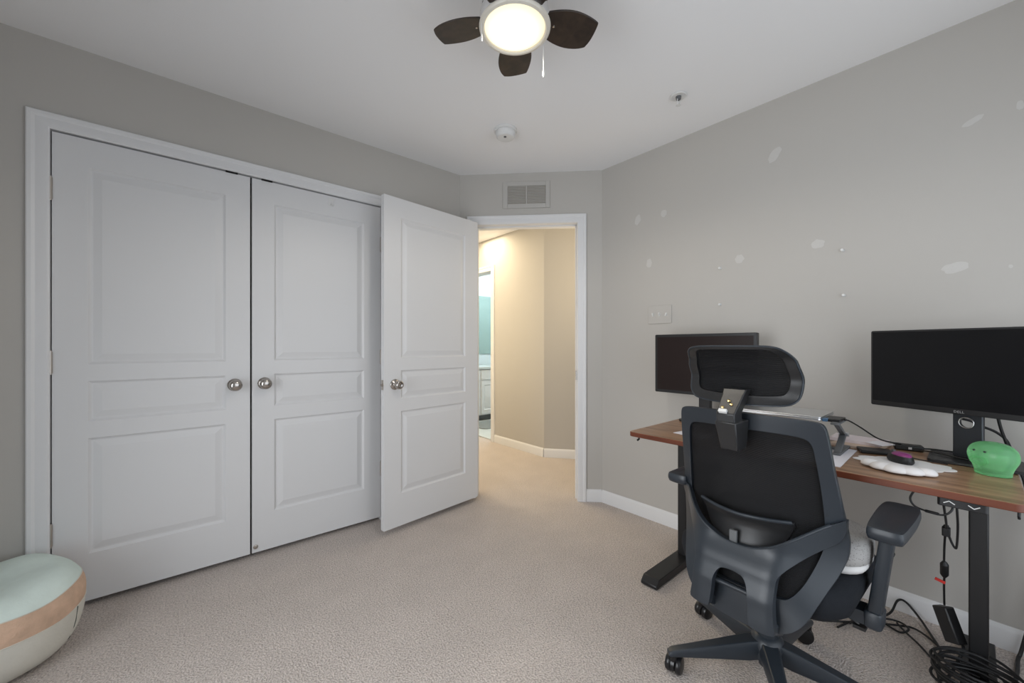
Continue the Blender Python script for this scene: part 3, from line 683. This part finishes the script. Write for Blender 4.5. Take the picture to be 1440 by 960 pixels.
# ------------------------------------------------------------------ things on the desk
lt = thing('laptop_stand', 'folding grey laptop stand raised over the desk behind the chair back', 'stand', (1.98, .50, DK))
for y in (.342, .655):
    MB().prism(rounded(.20, .024, .006, 3, 2.02, y), lambda a, b, s: Vector((a, b, DK+.0005+.010*s))).build('base_rail', M_gray, lt, bevel=.002)
    m = MB(); m.loft([[Vector((1.93, y-.011, DK+.011)), Vector((1.955, y-.011, DK+.011)), Vector((1.955, y+.011, DK+.011)), Vector((1.93, y+.011, DK+.011))], [Vector((2.045, y-.011, .80)), Vector((2.065, y-.011, .80)), Vector((2.065, y+.011, .80)), Vector((2.045, y+.011, .80))]]); m.build('lower_arm', M_gray, lt, bevel=.002)
    m = MB(); m.loft([[Vector((2.045, y-.009, .79)), Vector((2.066, y-.009, .79)), Vector((2.066, y+.009, .79)), Vector((2.045, y+.009, .79))], [Vector((1.915, y-.009, .851)), Vector((1.935, y-.009, .855)), Vector((1.935, y+.009, .855)), Vector((1.915, y+.009, .851))]]); m.build('upper_arm', M_gray, lt, bevel=.002)
    MB().b2((1.892, y-.013, .852), (2.04, y+.013, .860)).build('top_rail', M_gray, lt, bevel=.002)
    MB().tube([(2.055, y-.016, .795), (2.055, y+.016, .795)], .008, 12).build('hinge_pin', M_sil, lt)
MB().b2((2.02, .342, DK+.0015), (2.05, .655, DK+.009)).build('cross_rail', M_gray, lt, bevel=.002)
lp_ = thing('laptop', 'closed silver laptop resting on the raised laptop stand', 'laptop', (2.01, .545, .851))
MB().prism(rounded(.225, .325, .012, 5, 2.012, .547), lambda a, b, s: Vector((a, b, .8605+.009*s))).build('laptop_body', M_sil, lp_, bevel=.002)
MB().prism(rounded(.225, .325, .012, 5, 2.012, .547), lambda a, b, s: Vector((a, b, .870+.005*s))).build('laptop_lid', M_sil, lp_, bevel=.0015)
cd = thing('usb_adapter', 'small black adapter plugged into the right side of the silver laptop', 'adapter', (1.95, .365, .856))
MB().b2((1.925, .330, .857), (2.02, .3835, .869)).build('adapter_body', M_black, cd, bevel=.003)
MB().b2((1.912, .368, .858), (1.945, .384, .870)).build('blue_plug', mat('blue_plastic', (.06, .14, .25), .4), cd, bevel=.002)
def paper(name, pts, z, t, m, lab, cat):
    mb = MB(); mb.loft([[Vector((x, y, z)) for x, y in pts], [Vector((x, y, z+t)) for x, y in pts]])
    c = sum((Vector((x, y, z)) for x, y in pts), Vector())/len(pts)
    return tag(base(mb.build(name, m, smooth=False), c), lab, cat)
paper('paper_sheet', [(1.745, .300), (2.08, .304), (2.075, .50), (1.742, .496)], DK+.0006, .0012, M_paper, 'white sheet of paper near the front desk edge beside the chair back', 'paper')
paper('paper_sheet', [(1.80, .80), (1.90, .78), (1.93, .93), (1.83, .945)], DK+.0006, .0012, M_paper, 'white paper corner at the left end of the desk behind the chair', 'paper')
paper('notebook', [(2.10, .255), (2.27, .225), (2.29, .375), (2.115, .40)], DK+.0006, .010, mat('peach_notebook', (.62, .48, .38), .8), 'peach covered notebook at the back of the desk under pink paper', 'notebook')
paper('paper_stack', [(2.16, .250), (2.285, .230), (2.30, .41), (2.175, .41)], DK+.0112, .012, M_pink, 'pale pink paper stack on the notebook by the wall', 'paper')
paper('envelope', [(2.125, .235), (2.19, .205), (2.225, .262), (2.16, .29)], DK+.0235, .0015, M_paper, 'small white envelope on the corner of the pink paper stack', 'envelope')
# cloud mouse mat and wrist rest
def scal(cx, cy, ang, wd, ht, n, amp, ph=0):
    o_ = []
    for k in range(n*10):
        t = 2*PI*k/(n*10); r = 1-amp+amp*abs(math.sin(n*t/2+ph))
        a, b = wd/2*r*math.cos(t), ht/2*r*math.sin(t); o_.append((cx+a*math.cos(ang)-b*math.sin(ang), cy+a*math.sin(ang)+b*math.cos(ang)))
    return o_
mo = scal(1.965, .166, math.radians(-72), .27, .17, 9, .13)
mm = tag(base(MB().prism(mo, lambda a, b, s: Vector((a, b, DK+.0006+.003*s))).build('mouse_mat', M_cloud, bevel=.001), (1.965, .166, DK)), 'flat white cloud shaped mouse mat under the mouse', 'mouse mat')
m = MB()
for i in range(5):
    t = i/4; c = Vector((1.853, .236, 0)).lerp(Vector((1.845, .100, 0)), t); c.x -= .030*math.sin(PI*t); r = .026+.010*math.sin(PI*t)
    m.lathe([(r*.9, DK+.0042), (r*1.02, DK+.007), (r*1.0, DK+.013), (r*.8, DK+.020), (r*.45, DK+.024), (0, DK+.0252)], 24, Matrix.Translation((c.x, c.y, 0)))
tag(base(m.build('wrist_rest', M_cloud, ang=80), (1.835, .17, DK+.004)), 'puffy white cloud wrist rest at the front of the mouse mat', 'wrist rest')
ms = thing('mouse', 'black gaming mouse with a pink purple top on the white mat', 'mouse', (1.985, .172, DK), math.radians(35))
def mring(sx, sy, z, dx=0): return [Vector((dx+sx*math.cos(2*PI*i/24), sy*math.sin(2*PI*i/24)*(1-.12*math.cos(2*PI*i/24*2)), z)) for i in range(24)]
MB().loft([mring(.047, .027, .0040), mring(.050, .030, .010), mring(.048, .028, .020), mring(.044, .024, .029, -.002)]).build('mouse_body', M_black, ms, world=False, ang=60)
MB().loft([mring(.040, .021, .0292, -.006), mring(.034, .018, .035, -.008), mring(.022, .011, .0385, -.010)]).build('top_shell', M_purple, ms, world=False, ang=60)
MB().tube([Vector((.036, -.004, .031)), Vector((.036, .004, .031))], .008, 12).build('scroll_wheel', M_gray, ms, world=False)
m = MB(); rr_ = Matrix.Rotation(math.radians(20), 3, 'Z'); m.box((2.092, .252, DK+.0075), (.075, .10, .012), rr_)
tag(base(m.build('flat_device', M_black, bevel=.003), (2.092, .252, DK)), 'flat black rectangular device lying behind the white mouse mat', 'device')
hub = thing('cable_hub', 'chunky black cable hub box at the back of the desk left of the monitor base', 'hub', (2.245, .19, DK))
MB().box((2.245, .172, DK+.0125), (.045, .085, .022), Matrix.Rotation(.2, 3, 'Z')).build('hub_body', M_black, hub, bevel=.005)
MB().box((2.2195, .165, DK+.013), (.003, .010, .008), Matrix.Rotation(.2, 3, 'Z')).build('port', M_sil, hub)
# green translucent figure
gf = thing('plastic_figurine', 'translucent green rounded animal figurine with dark eyes on the right desk end', 'figurine', (2.03, -.040, DK))
GF = Vector((2.03, -.040, DK)); gd = Vector((-.80, .60, 0)).normalized(); gs = Vector((gd.y, -gd.x, 0))
gv = []; gfc = []; nu, nv = 40, 24
prof = [(.046, .0008), (.052, .001), (.053, .006), (.054, .014), (.060, .028), (.069, .044), (.0735, .060), (.071, .076), (.062, .090), (.045, .100), (.024, .105), (0, .1065)]
pr = cr([(a, b, 0) for a, b in prof], 3)
m = MB()
for p in pr:
    for i in range(nu):
        t = 2*PI*i/nu; r = p[0]
        m.v.append(GF + gs*(r*.80*math.cos(t)) + gd*(r*.70*math.sin(t)) + UP*p[1])
for j in range(len(pr)-1):
    for i in range(nu): m.f.append((j*nu+i, j*nu+(i+1) % nu, (j+1)*nu+(i+1) % nu, (j+1)*nu+i))
m.f.append(tuple(range(nu-1, -1, -1))); m.f.append(tuple((len(pr)-1)*nu+i for i in range(nu)))
gb = m.build('figurine_body', M_green, gf, ang=70)
gm = mat('pale_green_gloss', (.30, .74, .36), .2)
fc = GF + gd*.0475 + UP*.050
m = MB()
for r in (.024, .016):
    m.tube([fc+gd*(.006-(.0028*(r/.03)**2)*abs(math.cos(t))*1.5)+gs*(r*math.cos(t))+UP*(r*.55*math.sin(t)-.002) for t in [2*PI*i/30 for i in range(31)]], .0016, 6)
m.build('snout_ring', M_green, gb)
for s in (-.013, .015):
    q = GF + gs*s + gd*.047 + UP*.078
    MB().lathe([(0, -.003), (.0034, -.002), (.0030, .0015), (0, .003)], 12, axis_mat(q, gd+UP*.25)).build('eye', M_rub, gb)

# ------------------------------------------------------------------ cables
def cable(name, pts, r, lab, n=6, cat='cable', group=None, m=M_cable):
    P = cr(pts, n); o_ = MB().tube(P, r, 8).build(name, m)
    return tag(base(o_, P[-1]), lab, cat, group)
cable('cable', [(1.985, .328, .862), (2.01, .318, .857), (2.06, .29, .828), (2.12, .25, .785), (2.18, .215, .765), (2.222, .195, .757), (2.2345, .19, .7475)], .0028, 'black cable arching from the laptop adapter down to the cable hub')
cable('cable', [(2.245, .132, DK+.014), (2.255, .10, DK+.0155), (2.255, .04, DK+.0155), (2.26, -.04, DK+.0155), (2.27, -.09, DK+.016)], .0032, 'black cable running from the hub across the monitor base')
cable('cable', [(2.222, .135, DK+.010), (2.20, .105, DK+.0155), (2.165, .05, DK+.0150), (2.14, -.01, DK+.0150), (2.16, -.07, DK+.0150), (2.24, -.10, DK+.012)], .0028, 'black cable lying over the front of the monitor base')
cable('cable', [(2.035, .152, DK+.014), (2.06, .12, DK+.006), (2.07, .085, DK+.0035), (2.066, .06, DK+.0035)], .0018, 'thin mouse cord trailing from the mouse to the monitor base')
cable('cable', [atx(1350, 588, 2.232), atx(1366, 592, 2.236), atx(1377, 598, 2.245), atx(1400, 607, 2.27), atx(1416, 620, 2.285), atx(1424, 640, 2.295), atx(1428, 656, 2.318), atx(1434, 690, 2.33), atx(1446, 740, 2.335), (2.35, -.135, .30), (2.35, -.15, .06), (2.33, -.20, .006), (2.25, -.26, .006)], .0045, 'thick black cable passing through the round hole of the monitor stand')
cable('cable', [atx(1403, 586, 2.215), atx(1408, 604, 2.235), atx(1416, 626, 2.265), atx(1422, 650, 2.315), atx(1437, 668, 2.325), atx(1448, 700, 2.335), (2.375, -.19, .40), (2.375, -.22, .06), (2.36, -.27, .006), (2.28, -.33, .006)], .0045, 'thick black cable dropping from the monitor housing behind the figurine')
cable('cable', [atx(1291, 686, 1.76), atx(1284, 692, 1.76), atx(1280, 701, 1.76), atx(1286, 711, 1.76), atx(1302, 718, 1.76), atx(1325, 724, 1.762), atx(1338, 718, 1.765), (1.775, .040, .684)], .0028, 'thin black cord looping under the desk edge left of the control panel')
m = MB().tube([atx(1300, 717.5, 1.76), atx(1302, 718, 1.76), atx(1319, 722.5, 1.76), atx(1321, 723, 1.76)], [.003, .0045, .0045, .003], 10)
tag(base(m.build('cord_connector', M_cable), atx(1310, 720, 1.76)), 'slim black connector on the looping cord under the desk', 'connector')
cable('cable', [(1.78, .062, .6835), atx(1330, 730, 1.86), atx(1331, 742, 1.95)], .0032, 'black power cord dropping from the control panel to its connector')
m = MB(); p = atx(1330.5, 747, 1.97); m.box(p, (.020, .020, .030)); m.box(p+Vector((0, 0, .018)), (.013, .013, .008))
tag(base(m.build('cord_connector', M_cable, bevel=.003), p), 'upper square black connector on the hanging power cord', 'connector')
cable('cable', [atx(1334, 752, 1.97), atx(1339, 764, 1.97), atx(1344, 771, 1.97), atx(1346, 762, 1.96), atx(1347, 740, 1.93), atx(1346, 720, 1.90), (1.89, .038, .689)], .0032, 'black cord hanging in a narrow V below the control panel')
cable('cable', [atx(1329, 752, 1.97), atx(1328, 770, 2.0), atx(1327.5, 791, 2.03)], .003, 'straight black cord between the two hanging connectors')
m = MB().tube([atx(1328, 789, 2.03), atx(1328, 793, 2.03), atx(1328, 807, 2.045), atx(1328, 811, 2.05)], [.005, .011, .011, .005], 10)
tag(base(m.build('cord_connector', M_cable), atx(1328, 800, 2.04)), 'lower ribbed black connector above the red tag', 'connector')
cable('cable', [atx(1328, 810, 2.05), atx(1327.5, 825, 2.07), atx(1328, 850, 2.10)], .003, 'black cord from the lower connector into the power brick')
p = atx(1322, 816, 2.057); tag(base(MB().box(p, (.004, .026, .010), Matrix.Rotation(.25, 3, 'X')).build('cord_tag', M_red, bevel=.001), p), 'small red tag wrapped on the hanging black cord', 'tag')
b0 = atx(1330, 853, 2.10); b1 = atx(1350, 906, 2.075)
dz = (b1-b0).normalized(); Rz = dz.to_track_quat('Z', 'Y').to_matrix()
m = MB(); m.box((b0+b1)/2+Vector((0, .008, 0)), (.036, .046, (b1-b0).length), Rz)
pb = m.build('power_brick', M_plast2, bevel=.004); tag(base(pb, b1), 'black power brick hanging at a slant beside the right desk leg', 'power brick')
cable('cable', [b1+Vector((0, -.004, .004)), atx(1354, 915, 2.05), (2.02, .055, .02), (1.985, .075, .009), (1.93, .07, .009)], .0045, 'black cord leaving the lower end of the power brick')
# cords on the carpet
cable('floor_cable', [(2.10, .35, .008), (2.20, .29, .008), (2.31, .235, .012), (2.376, .215, .05), (2.385, .190, .052), (2.36, .15, .02), (2.30, .12, .008), (2.20, .085, .008), (2.14, .075, .008)], .0042, 'black cord humped up against the baseboard', group=None)
cable('floor_cable', [(2.06, .40, .008), (2.17, .29, .008), (2.25, .2, .009), (2.27, .15, .009), (2.21, .09, .009), (2.155, .080, .009)], .0040, 'straight black cord on the carpet from behind the chair to the power brick')
cable('floor_cable', [(2.05, .36, .0075), (2.16, .32, .0075), (2.235, .262, .009), (2.212, .225, .009), (2.20, .19, .009), (2.235, .17, .0165), (2.265, .20, .0165), (2.24, .25, .0165), (2.17, .30, .0165), (2.10, .33, .0165)], .0038, 'small oval loop of black cord on the carpet by the armrest')
cable('floor_cable', [(2.235, .205, .025), (2.215, .18, .012), (2.17, .14, .008), (2.12, .11, .008), (2.08, .09, .008), (1.95, .075, .008)], .0036, 'single black cord curving across the carpet to the coil')
pts = []
for i in range(9):
    rx = .086+.014*math.sin(i*2.1); ry = .098+.014*math.cos(i*1.7); rx2 = .086+.014*math.sin((i+1)*2.1); ry2 = .098+.014*math.cos((i+1)*1.7)
    for k in range(24):
        q = k/24; t = 2*PI*q; a = rx+(rx2-rx)*q; b = ry+(ry2-ry)*q
        pts.append((1.955+a*.95*math.cos(t)+.006*math.sin(3*t+i), -.012+b*math.sin(t), .048+.0088*(i+q)+.002*math.sin(2*t+i)))
cable('coiled_cable', pts, .0042, 'black cord wound into a coil heaped on the foot of the right desk leg', 2)
cable('floor_cable', [(2.05, -.065, .06), (2.12, -.085, .025), (2.24, -.098, .010), (2.335, -.104, .010), (2.36, -.112, .03), (2.372, -.128, .12), (2.378, -.15, .25), (2.38, -.165, .45), (2.365, -.17, .60), (2.34, -.165, .72), (2.325, -.15, .80), (2.29, -.13, .88), (2.23, -.10, .93)], .0055, 'thick black cord rising from the carpet to the right of the desk leg')

def absorb(root, pairs):      # cords, connectors and brick that hang together become parts of one thing
    for lab, nm in pairs:
        o_ = next(x for x in bpy.data.objects if x.get('label') == lab)
        del o_['label'], o_['category']
        o_.name = nm; o_.parent = root; o_.matrix_parent_inverse = root.matrix_basis.inverted()
pa = thing('power_supply', 'black hanging power cord with connectors and a slanting brick beside the right desk leg', 'power supply', b1)
absorb(pa, [('black power brick hanging at a slant beside the right desk leg', 'brick'), ('black cord leaving the lower end of the power brick', 'lower_cord'), ('black cord from the lower connector into the power brick', 'cord'),
            ('lower ribbed black connector above the red tag', 'connector'), ('straight black cord between the two hanging connectors', 'cord'), ('upper square black connector on the hanging power cord', 'connector'),
            ('black power cord dropping from the control panel to its connector', 'cord'), ('black cord hanging in a narrow V below the control panel', 'side_cord'), ('small red tag wrapped on the hanging black cord', 'cord_tag')])
next(x for x in pa.children if x.name.startswith('cord_tag'))['label'] = 'small red tag'
dc = thing('desk_cord', 'thin black cord with an inline connector looping under the desk edge', 'cord', atx(1302, 718, 1.76))
absorb(dc, [('thin black cord looping under the desk edge left of the control panel', 'cord'), ('slim black connector on the looping cord under the desk', 'connector')])

# ------------------------------------------------------------------ ceiling fan
fan = thing('ceiling_fan', 'small five-blade ceiling fan with dark blades and a lit dome light', 'ceiling fan', (FAN.x, FAN.y, CEIL))
TF = Matrix.Translation((FAN.x, FAN.y, 0))
MB().lathe([(0, CEIL-.0005), (.085, CEIL-.0005), (.095, CEIL-.03), (.088, CEIL-.07), (.080, 2.365), (.10, 2.35), (.115, 2.335), (.115, 2.315), (.10, 2.305), (0, 2.305)], 48, TF).build('motor_housing', M_chrome, fan, ang=35)
MB().lathe([(.095, 2.304), (.1185, 2.301), (.1215, 2.290), (.1225, 2.262), (.1215, 2.2572), (.095, 2.258)], 56, TF).build('chrome_band', M_chrome, fan, ang=35)
MB().lathe([(.095, 2.2575), (.1222, 2.2568), (.1240, 2.2535), (.1235, 2.250), (.119, 2.245), (.110, 2.243), (.106, 2.247), (.106, 2.254), (.09, 2.256), (.09, 2.2575)], 56, TF)  .build('light_ring', mat('cream_acrylic_ring', (.70, .66, .58), .3), fan, ang=35)
def lensmat():
    m = bpy.data.materials.new('glowing_frosted_glass'); m.use_nodes = True; nt = m.node_tree; nt.nodes.clear()
    o_ = nt.nodes.new('ShaderNodeOutputMaterial'); e = nt.nodes.new('ShaderNodeEmission'); tc_ = nt.nodes.new('ShaderNodeTexCoord')
    mp = nt.nodes.new('ShaderNodeMapping'); mp.inputs['Location'].default_value = (.02, -.02, 0); mp.inputs['Scale'].default_value = (7.5, 7.5, 0)
    g = nt.nodes.new('ShaderNodeTexGradient'); g.gradient_type = 'SPHERICAL'
    rp = nt.nodes.new('ShaderNodeValToRGB'); el = rp.color_ramp.elements; el[0].color = (1.0, .85, .50, 1); el[1].color = (1, .97, .90, 1); el[0].position = .05; el[1].position = .55
    mr_ = nt.nodes.new('ShaderNodeMapRange'); mr_.inputs['To Min'].default_value = 1.25; mr_.inputs['To Max'].default_value = 2.3
    nt.links.new(tc_.outputs['Object'], mp.inputs['Vector']); nt.links.new(mp.outputs['Vector'], g.inputs['Vector']); nt.links.new(g.outputs['Fac'], rp.inputs['Fac']); nt.links.new(g.outputs['Fac'], mr_.inputs['Value'])
    nt.links.new(rp.outputs['Color'], e.inputs['Color']); nt.links.new(mr_.outputs['Result'], e.inputs['Strength']); nt.links.new(e.outputs[0], o_.inputs[0]); return m
ln = MB().lathe([(.1055, .012), (.1050, .004), (.098, -.002), (.075, -.008), (.04, -.011), (0, -.012)], 48).build('light_lens', lensmat(), None, ang=60)
ln.parent = fan; ln.location = (0, 0, 2.248-CEIL)
for k in range(5):
    a = math.radians(89+72*k); d = RGT*math.cos(a) + FWD*math.sin(a); p = UP.cross(d)
    half = [(.095, .034), (.14, .054), (.18, .065), (.22, .068), (.26, .062), (.288, .050), (.294, .042), (.300, .020), (.302, -.010), (.300, -.040), (.294, -.048), (.26, -.058), (.22, -.064), (.18, -.062), (.14, -.052), (.095, -.034)]
    lp2 = [(q[0], q[1]) for q in cr([(x, y, 0) for x, y in half], 3)]
    m = MB().prism(lp2, lambda r, y, s: FAN + d*r + p*y + UP*(2.300-.20*y-.006*s))
    bl = m.build('blade', M_blade, fan, bevel=.0015)
    mb = MB().b2((0, 0, 0), (0, 0, 0)); mb = MB()
    mb.loft([[FAN+d*r+p*y+UP*(2.302-.20*y+z) for y, z in ((-w_, 0), (w_, 0), (w_, .006), (-w_, .006))] for r, w_ in ((.075, .020), (.12, .022), (.155, .030), (.165, .024))])
    mb.build('blade_iron', M_nickel, bl, bevel=.001)
    for y in (0,): MB().lathe([(0, 0), (.005, 0), (.004, -.003), (0, -.0035)], 10, Matrix.Translation(FAN+d*.145+p*y+UP*(2.294-.20*y))).build('screw', M_nickel, bl)
for (lat, dep, l0, l1) in ((.100, .07, 2.275, 2.16), (-.113, -.03, 2.30, 2.21)):
    q = FAN + RGT*lat + FWD*dep; m = MB()
    if lat > 0: q = FAN + RGT*.105 + FWD*.075
    m.tube([q+UP*l0, q+UP*l1], .0014, 6); m.tube([q+UP*l1, q+UP*(l1-.004), q+UP*(l1-.022), q+UP*(l1-.026)], [.0015, .0035, .0035, .0015], 8); m.build('pull_chain', M_wplast, fan)
# ------------------------------------------------------------------ ceiling and wall fixtures
sm = thing('smoke_detector', 'round white smoke detector on the ceiling near the doorway', 'smoke detector', (1.516, 1.834, CEIL))
TS = Matrix.Translation((1.516, 1.834, 0))
MB().lathe([(0, CEIL-.0004), (.070, CEIL-.0004), (.070, CEIL-.010), (.066, CEIL-.013), (.0, CEIL-.013)], 40, TS).build('base_plate', M_wplast, sm, ang=35)
MB().lathe([(0, CEIL-.0135), (.060, CEIL-.0135), (.061, CEIL-.020), (.056, CEIL-.040), (.048, CEIL-.048), (.03, CEIL-.050), (0, CEIL-.050)], 40, TS).build('cover', M_wplast, sm, ang=35)
MB().lathe([(0, CEIL-.0502), (.008, CEIL-.0502), (.008, CEIL-.053), (0, CEIL-.053)], 14, Matrix.Translation((1.50, 1.82, 0))).build('test_button', M_gray, sm)
sp = thing('fire_sprinkler', 'small white ceiling sprinkler head right of the fan', 'sprinkler', (1.990, .998, CEIL))
TS = Matrix.Translation((1.990, .998, 0))
MB().lathe([(.016, CEIL-.0004), (.040, CEIL-.0004), (.041, CEIL-.004), (.036, CEIL-.008), (.022, CEIL-.005), (.016, CEIL-.005)], 36, TS).build('escutcheon', M_wplast, sp, ang=35)
MB().lathe([(0, CEIL-.001), (.014, CEIL-.001), (.012, CEIL-.020), (.007, CEIL-.024), (0, CEIL-.024)], 20, TS).build('nozzle', M_gray, sp)
m = MB()
for s in (-1, 1): m.tube([(1.990+s*.010, .998, CEIL-.018), (1.990+s*.012, .998, CEIL-.035), (1.990+s*.004, .998, CEIL-.048)], .0022, 6)
m.lathe([(0, CEIL-.049), (.013, CEIL-.049), (.013, CEIL-.051), (0, CEIL-.051)], 18, TS); m.build('deflector', M_wplast, sp)
# return-air grille over the doorway
vt = thing('air_vent', 'beige louvred return air grille above the doorway', 'vent', ep(.506, 0, 2.285))
m = MB(); g0, g1, h0, h1 = .329, .683, 2.186, 2.385
ebox(m, g0, g0+.036, .0005, .008, h0, h1); ebox(m, g1-.032, g1, .0005, .008, h0, h1); ebox(m, g0+.036, g1-.032, .0005, .008, h0, h0+.034); ebox(m, g0+.036, g1-.032, .0005, .008, h1-.032, h1); ebox(m, .502, .512, .0005, .0075, h0+.034, h1-.032)
fr = m.build('grille_frame', M_beige, vt, bevel=.002)
m = MB(); ebox(m, g0+.036, g1-.032, .0005, .0012, h0+.034, h1-.032); m.build('gap_shade_sheet', mat('shaded_duct', (.34, .31, .26), .8), vt, smooth=False)  # flat sheet, its colour stands in for the shade between the louvres
for k in range(11):
    z = h0+.040+k*.0118; m = MB()
    for a, b in ((g0+.037, .501), (.513, g1-.033)):
        p = [ep(s, n, zz) for s in (a, b) for n, zz in ((.0015, z+.007), (.0025, z+.008), (.0070, z+.0005), (.0060, z-.0005))]
        m.add(p, [(0, 1, 2, 3), (7, 6, 5, 4), (0, 4, 5, 1), (1, 5, 6, 2), (2, 6, 7, 3), (3, 7, 4, 0)])
    m.build('louvre', M_beige, vt, smooth=False)
# triple light switch
sw = thing('light_switch', 'triple toggle light switch plate on the wall above the left monitor', 'light switch', (XR, 1.33, 1.355))
MB().prism(rounded(.163, .117, .006, 3, 1.330, 1.355), lambda a, b, s: Vector((XR-.0004-.006*s, a, b))).build('switch_plate', M_wall, sw, bevel=.002)
for i, y in enumerate((1.376, 1.330, 1.284)):
    up = (1, 1, -1)[i]
    MB().loft([[Vector((XR-.0065, y+a*.005, 1.355+b*.011)) for a, b in ((-1, -1), (1, -1), (1, 1), (-1, 1))], [Vector((XR-.019, y+a*.004, 1.355+up*.008+b*.004)) for a, b in ((-1, -1), (1, -1), (1, 1), (-1, 1))]]).build('toggle', M_wplast, sw, bevel=.001)
# push pins left in the wall
for (y, z, lab) in ((.955, 1.601, 'white push pin, upper of the pair in the wall above the left monitor'), (.955, 1.391, 'white push pin, lower of the pair in the wall above the left monitor'),
                    (.404, 1.603, 'white push pin, upper of the pair in the wall left of the large monitor'), (.399, 1.390, 'white push pin, lower of the pair in the wall left of the large monitor')):
    o = MB().lathe([(0, .0003), (.007, .0003), (.007, .003), (.004, .005), (.004, .013), (.0065, .016), (.0055, .019), (0, .0195)], 16, axis_mat((XR, y, z), (-1, 0, 0))).build('push_pin', M_wplast)
    tag(base(o, (XR, y, z)), lab, 'push pin', 'push pins in the right wall')

# ------------------------------------------------------------------ floor pouf by the closet
PC = Vector((-.515, 2.285, 0)); pf = thing('floor_pouf', 'plush round floor pouf, pale green with a tan band, beside the closet door', 'pouf', PC)
TILT = Matrix.Rotation(math.radians(14), 3, 'X') @ Matrix.Rotation(math.radians(-6), 3, 'Y')
def pfp(r, z, t):
    p = Vector((r*math.cos(t), r*math.sin(t), z))
    w_ = .010*math.sin(5*t+z*9)*sstep(.05, .2, r)*sstep(.0, .14, z) + .006*noise.noise(Vector((p.x*9, p.y*9, z*9))) + .022*abs(noise.noise(Vector((p.x*7+3, p.y*7, 1.3))))*sstep(.25, .29, z)
    p = Vector((p.x*(1+w_*1.2), p.y*(1+w_*1.2), z+w_*.6))
    sl = .12*sstep(.03, .26, z)        # rear rises, front sinks
    p.z += sl*(p.y)*.55*sstep(.02, .2, z)
    return PC + Vector((p.x, p.y, max(.002, p.z)))
def pfl(prof, name, m):
    pr_ = cr([(a, b, 0) for a, b in prof], 4); mb = MB(); n = 72
    for q in pr_:
        for i in range(n): mb.v.append(pfp(q[0], q[1], 2*PI*i/n))
    for j in range(len(pr_)-1):
        for i in range(n): mb.f.append((j*n+i, j*n+(i+1) % n, (j+1)*n+(i+1) % n, (j+1)*n+i))
    return mb.build(name, m, pf, ang=80)
pfl([(0.001, .002), (.12, .002), (.180, .010), (.220, .050), (.238, .110), (.243, .165)], 'underside', M_cream)
pfl([(.243, .165), (.2445, .195), (.242, .225), (.233, .253)], 'side_band', M_tan)
pfl([(.233, .253), (.216, .277), (.187, .294), (.15, .300), (.10, .298), (.05, .290), (.02, .284), (.001, .282)], 'top_cover', M_green_felt)
m = MB()
m.tube([pfp(.2435, .166, 2*PI*k/72)+Vector((0, 0, 0)) for k in range(73)], .0018, 6, cap=False); m.tube([pfp(.2332, .2535, 2*PI*k/72) for k in range(73)], .0018, 6, cap=False)
m.build('seam', M_cream, pf)
m = MB(); m.tube([pfp(interp(z, [.01, .05, .11, .165], [.181, .2205, .2385, .2437]), z, -.28) for z in (.03, .05, .07, .09, .11, .135, .163)], .0016, 6); m.build('side_seam', M_thread, pf)

# ------------------------------------------------------------------ bathroom seen through the hall
vn = thing('vanity_cabinet', 'white bathroom vanity cabinet with dark pull seen through the far doorway', 'cabinet', (3.75, 5.1, 0))
MB().b2((3.06, 4.86, .10), (4.4, 5.39, .80)).build('cabinet_body', M_white, vn, bevel=.003)
MB().b2((3.08, 4.92, .013), (4.4, 5.39, .10)).build('toe_kick', M_gray, vn)
MB().b2((3.045, 4.83, .80), (4.41, 5.39, .835)).build('counter', M_tile, vn, bevel=.004)
for x in (3.10, 3.53, 3.96):
    m = MB(); slab(m, .40, .50, .018, [(.05, .35, .06, .44)], lambda a, b, z, X=x: Vector((X+a, 4.841+b, .12+z)), both=False)
    d_ = m.build('cabinet_door', M_white, vn, ang=20)
    MB().tube([(x+.28, 4.838, .585), (x+.285, 4.815, .585), (x+.345, 4.815, .585), (x+.35, 4.838, .585)], .005, 8).build('pull', M_hinge, d_)
    m = MB(); m.b2((x, 4.841, .64), (x+.40, 4.8595, .785)); m.build('drawer_front', M_white, vn, bevel=.004)
mi = thing('mirror', 'bathroom mirror above the vanity, its teal reflection put into the colour', 'mirror', (3.7, 5.395, 1.3))
MB().b2((3.3, 5.385, 1.02), (4.4, 5.399, 1.99)).build('mirror_glass', M_teal, mi, bevel=.003)
tb = thing('mirror_bar_reflection', 'small dark arm standing in for a towel bar reflected in the mirror', 'hook', (3.80, 5.385, 1.72))  # reflected towel bar, added as a solid arm before the glass
MB().tube([(3.80, 5.384, 1.76), (3.80, 5.33, 1.76), (3.72, 5.32, 1.75)], .012, 10).build('reflected_bar', M_hinge, tb)
bt = tag(base(MB().prism(rounded(.7, .45, .08, 5, 3.55, 4.55), lambda a, b, s: Vector((a, b, .0125+.012*s))).build('bath_rug', mat('grey_rug', (.25, .27, .27), .95, bump=.5, bscale=200), bevel=.004), (3.55, 4.55, .0125)), 'grey bath rug on the pale tile before the vanity', 'rug')
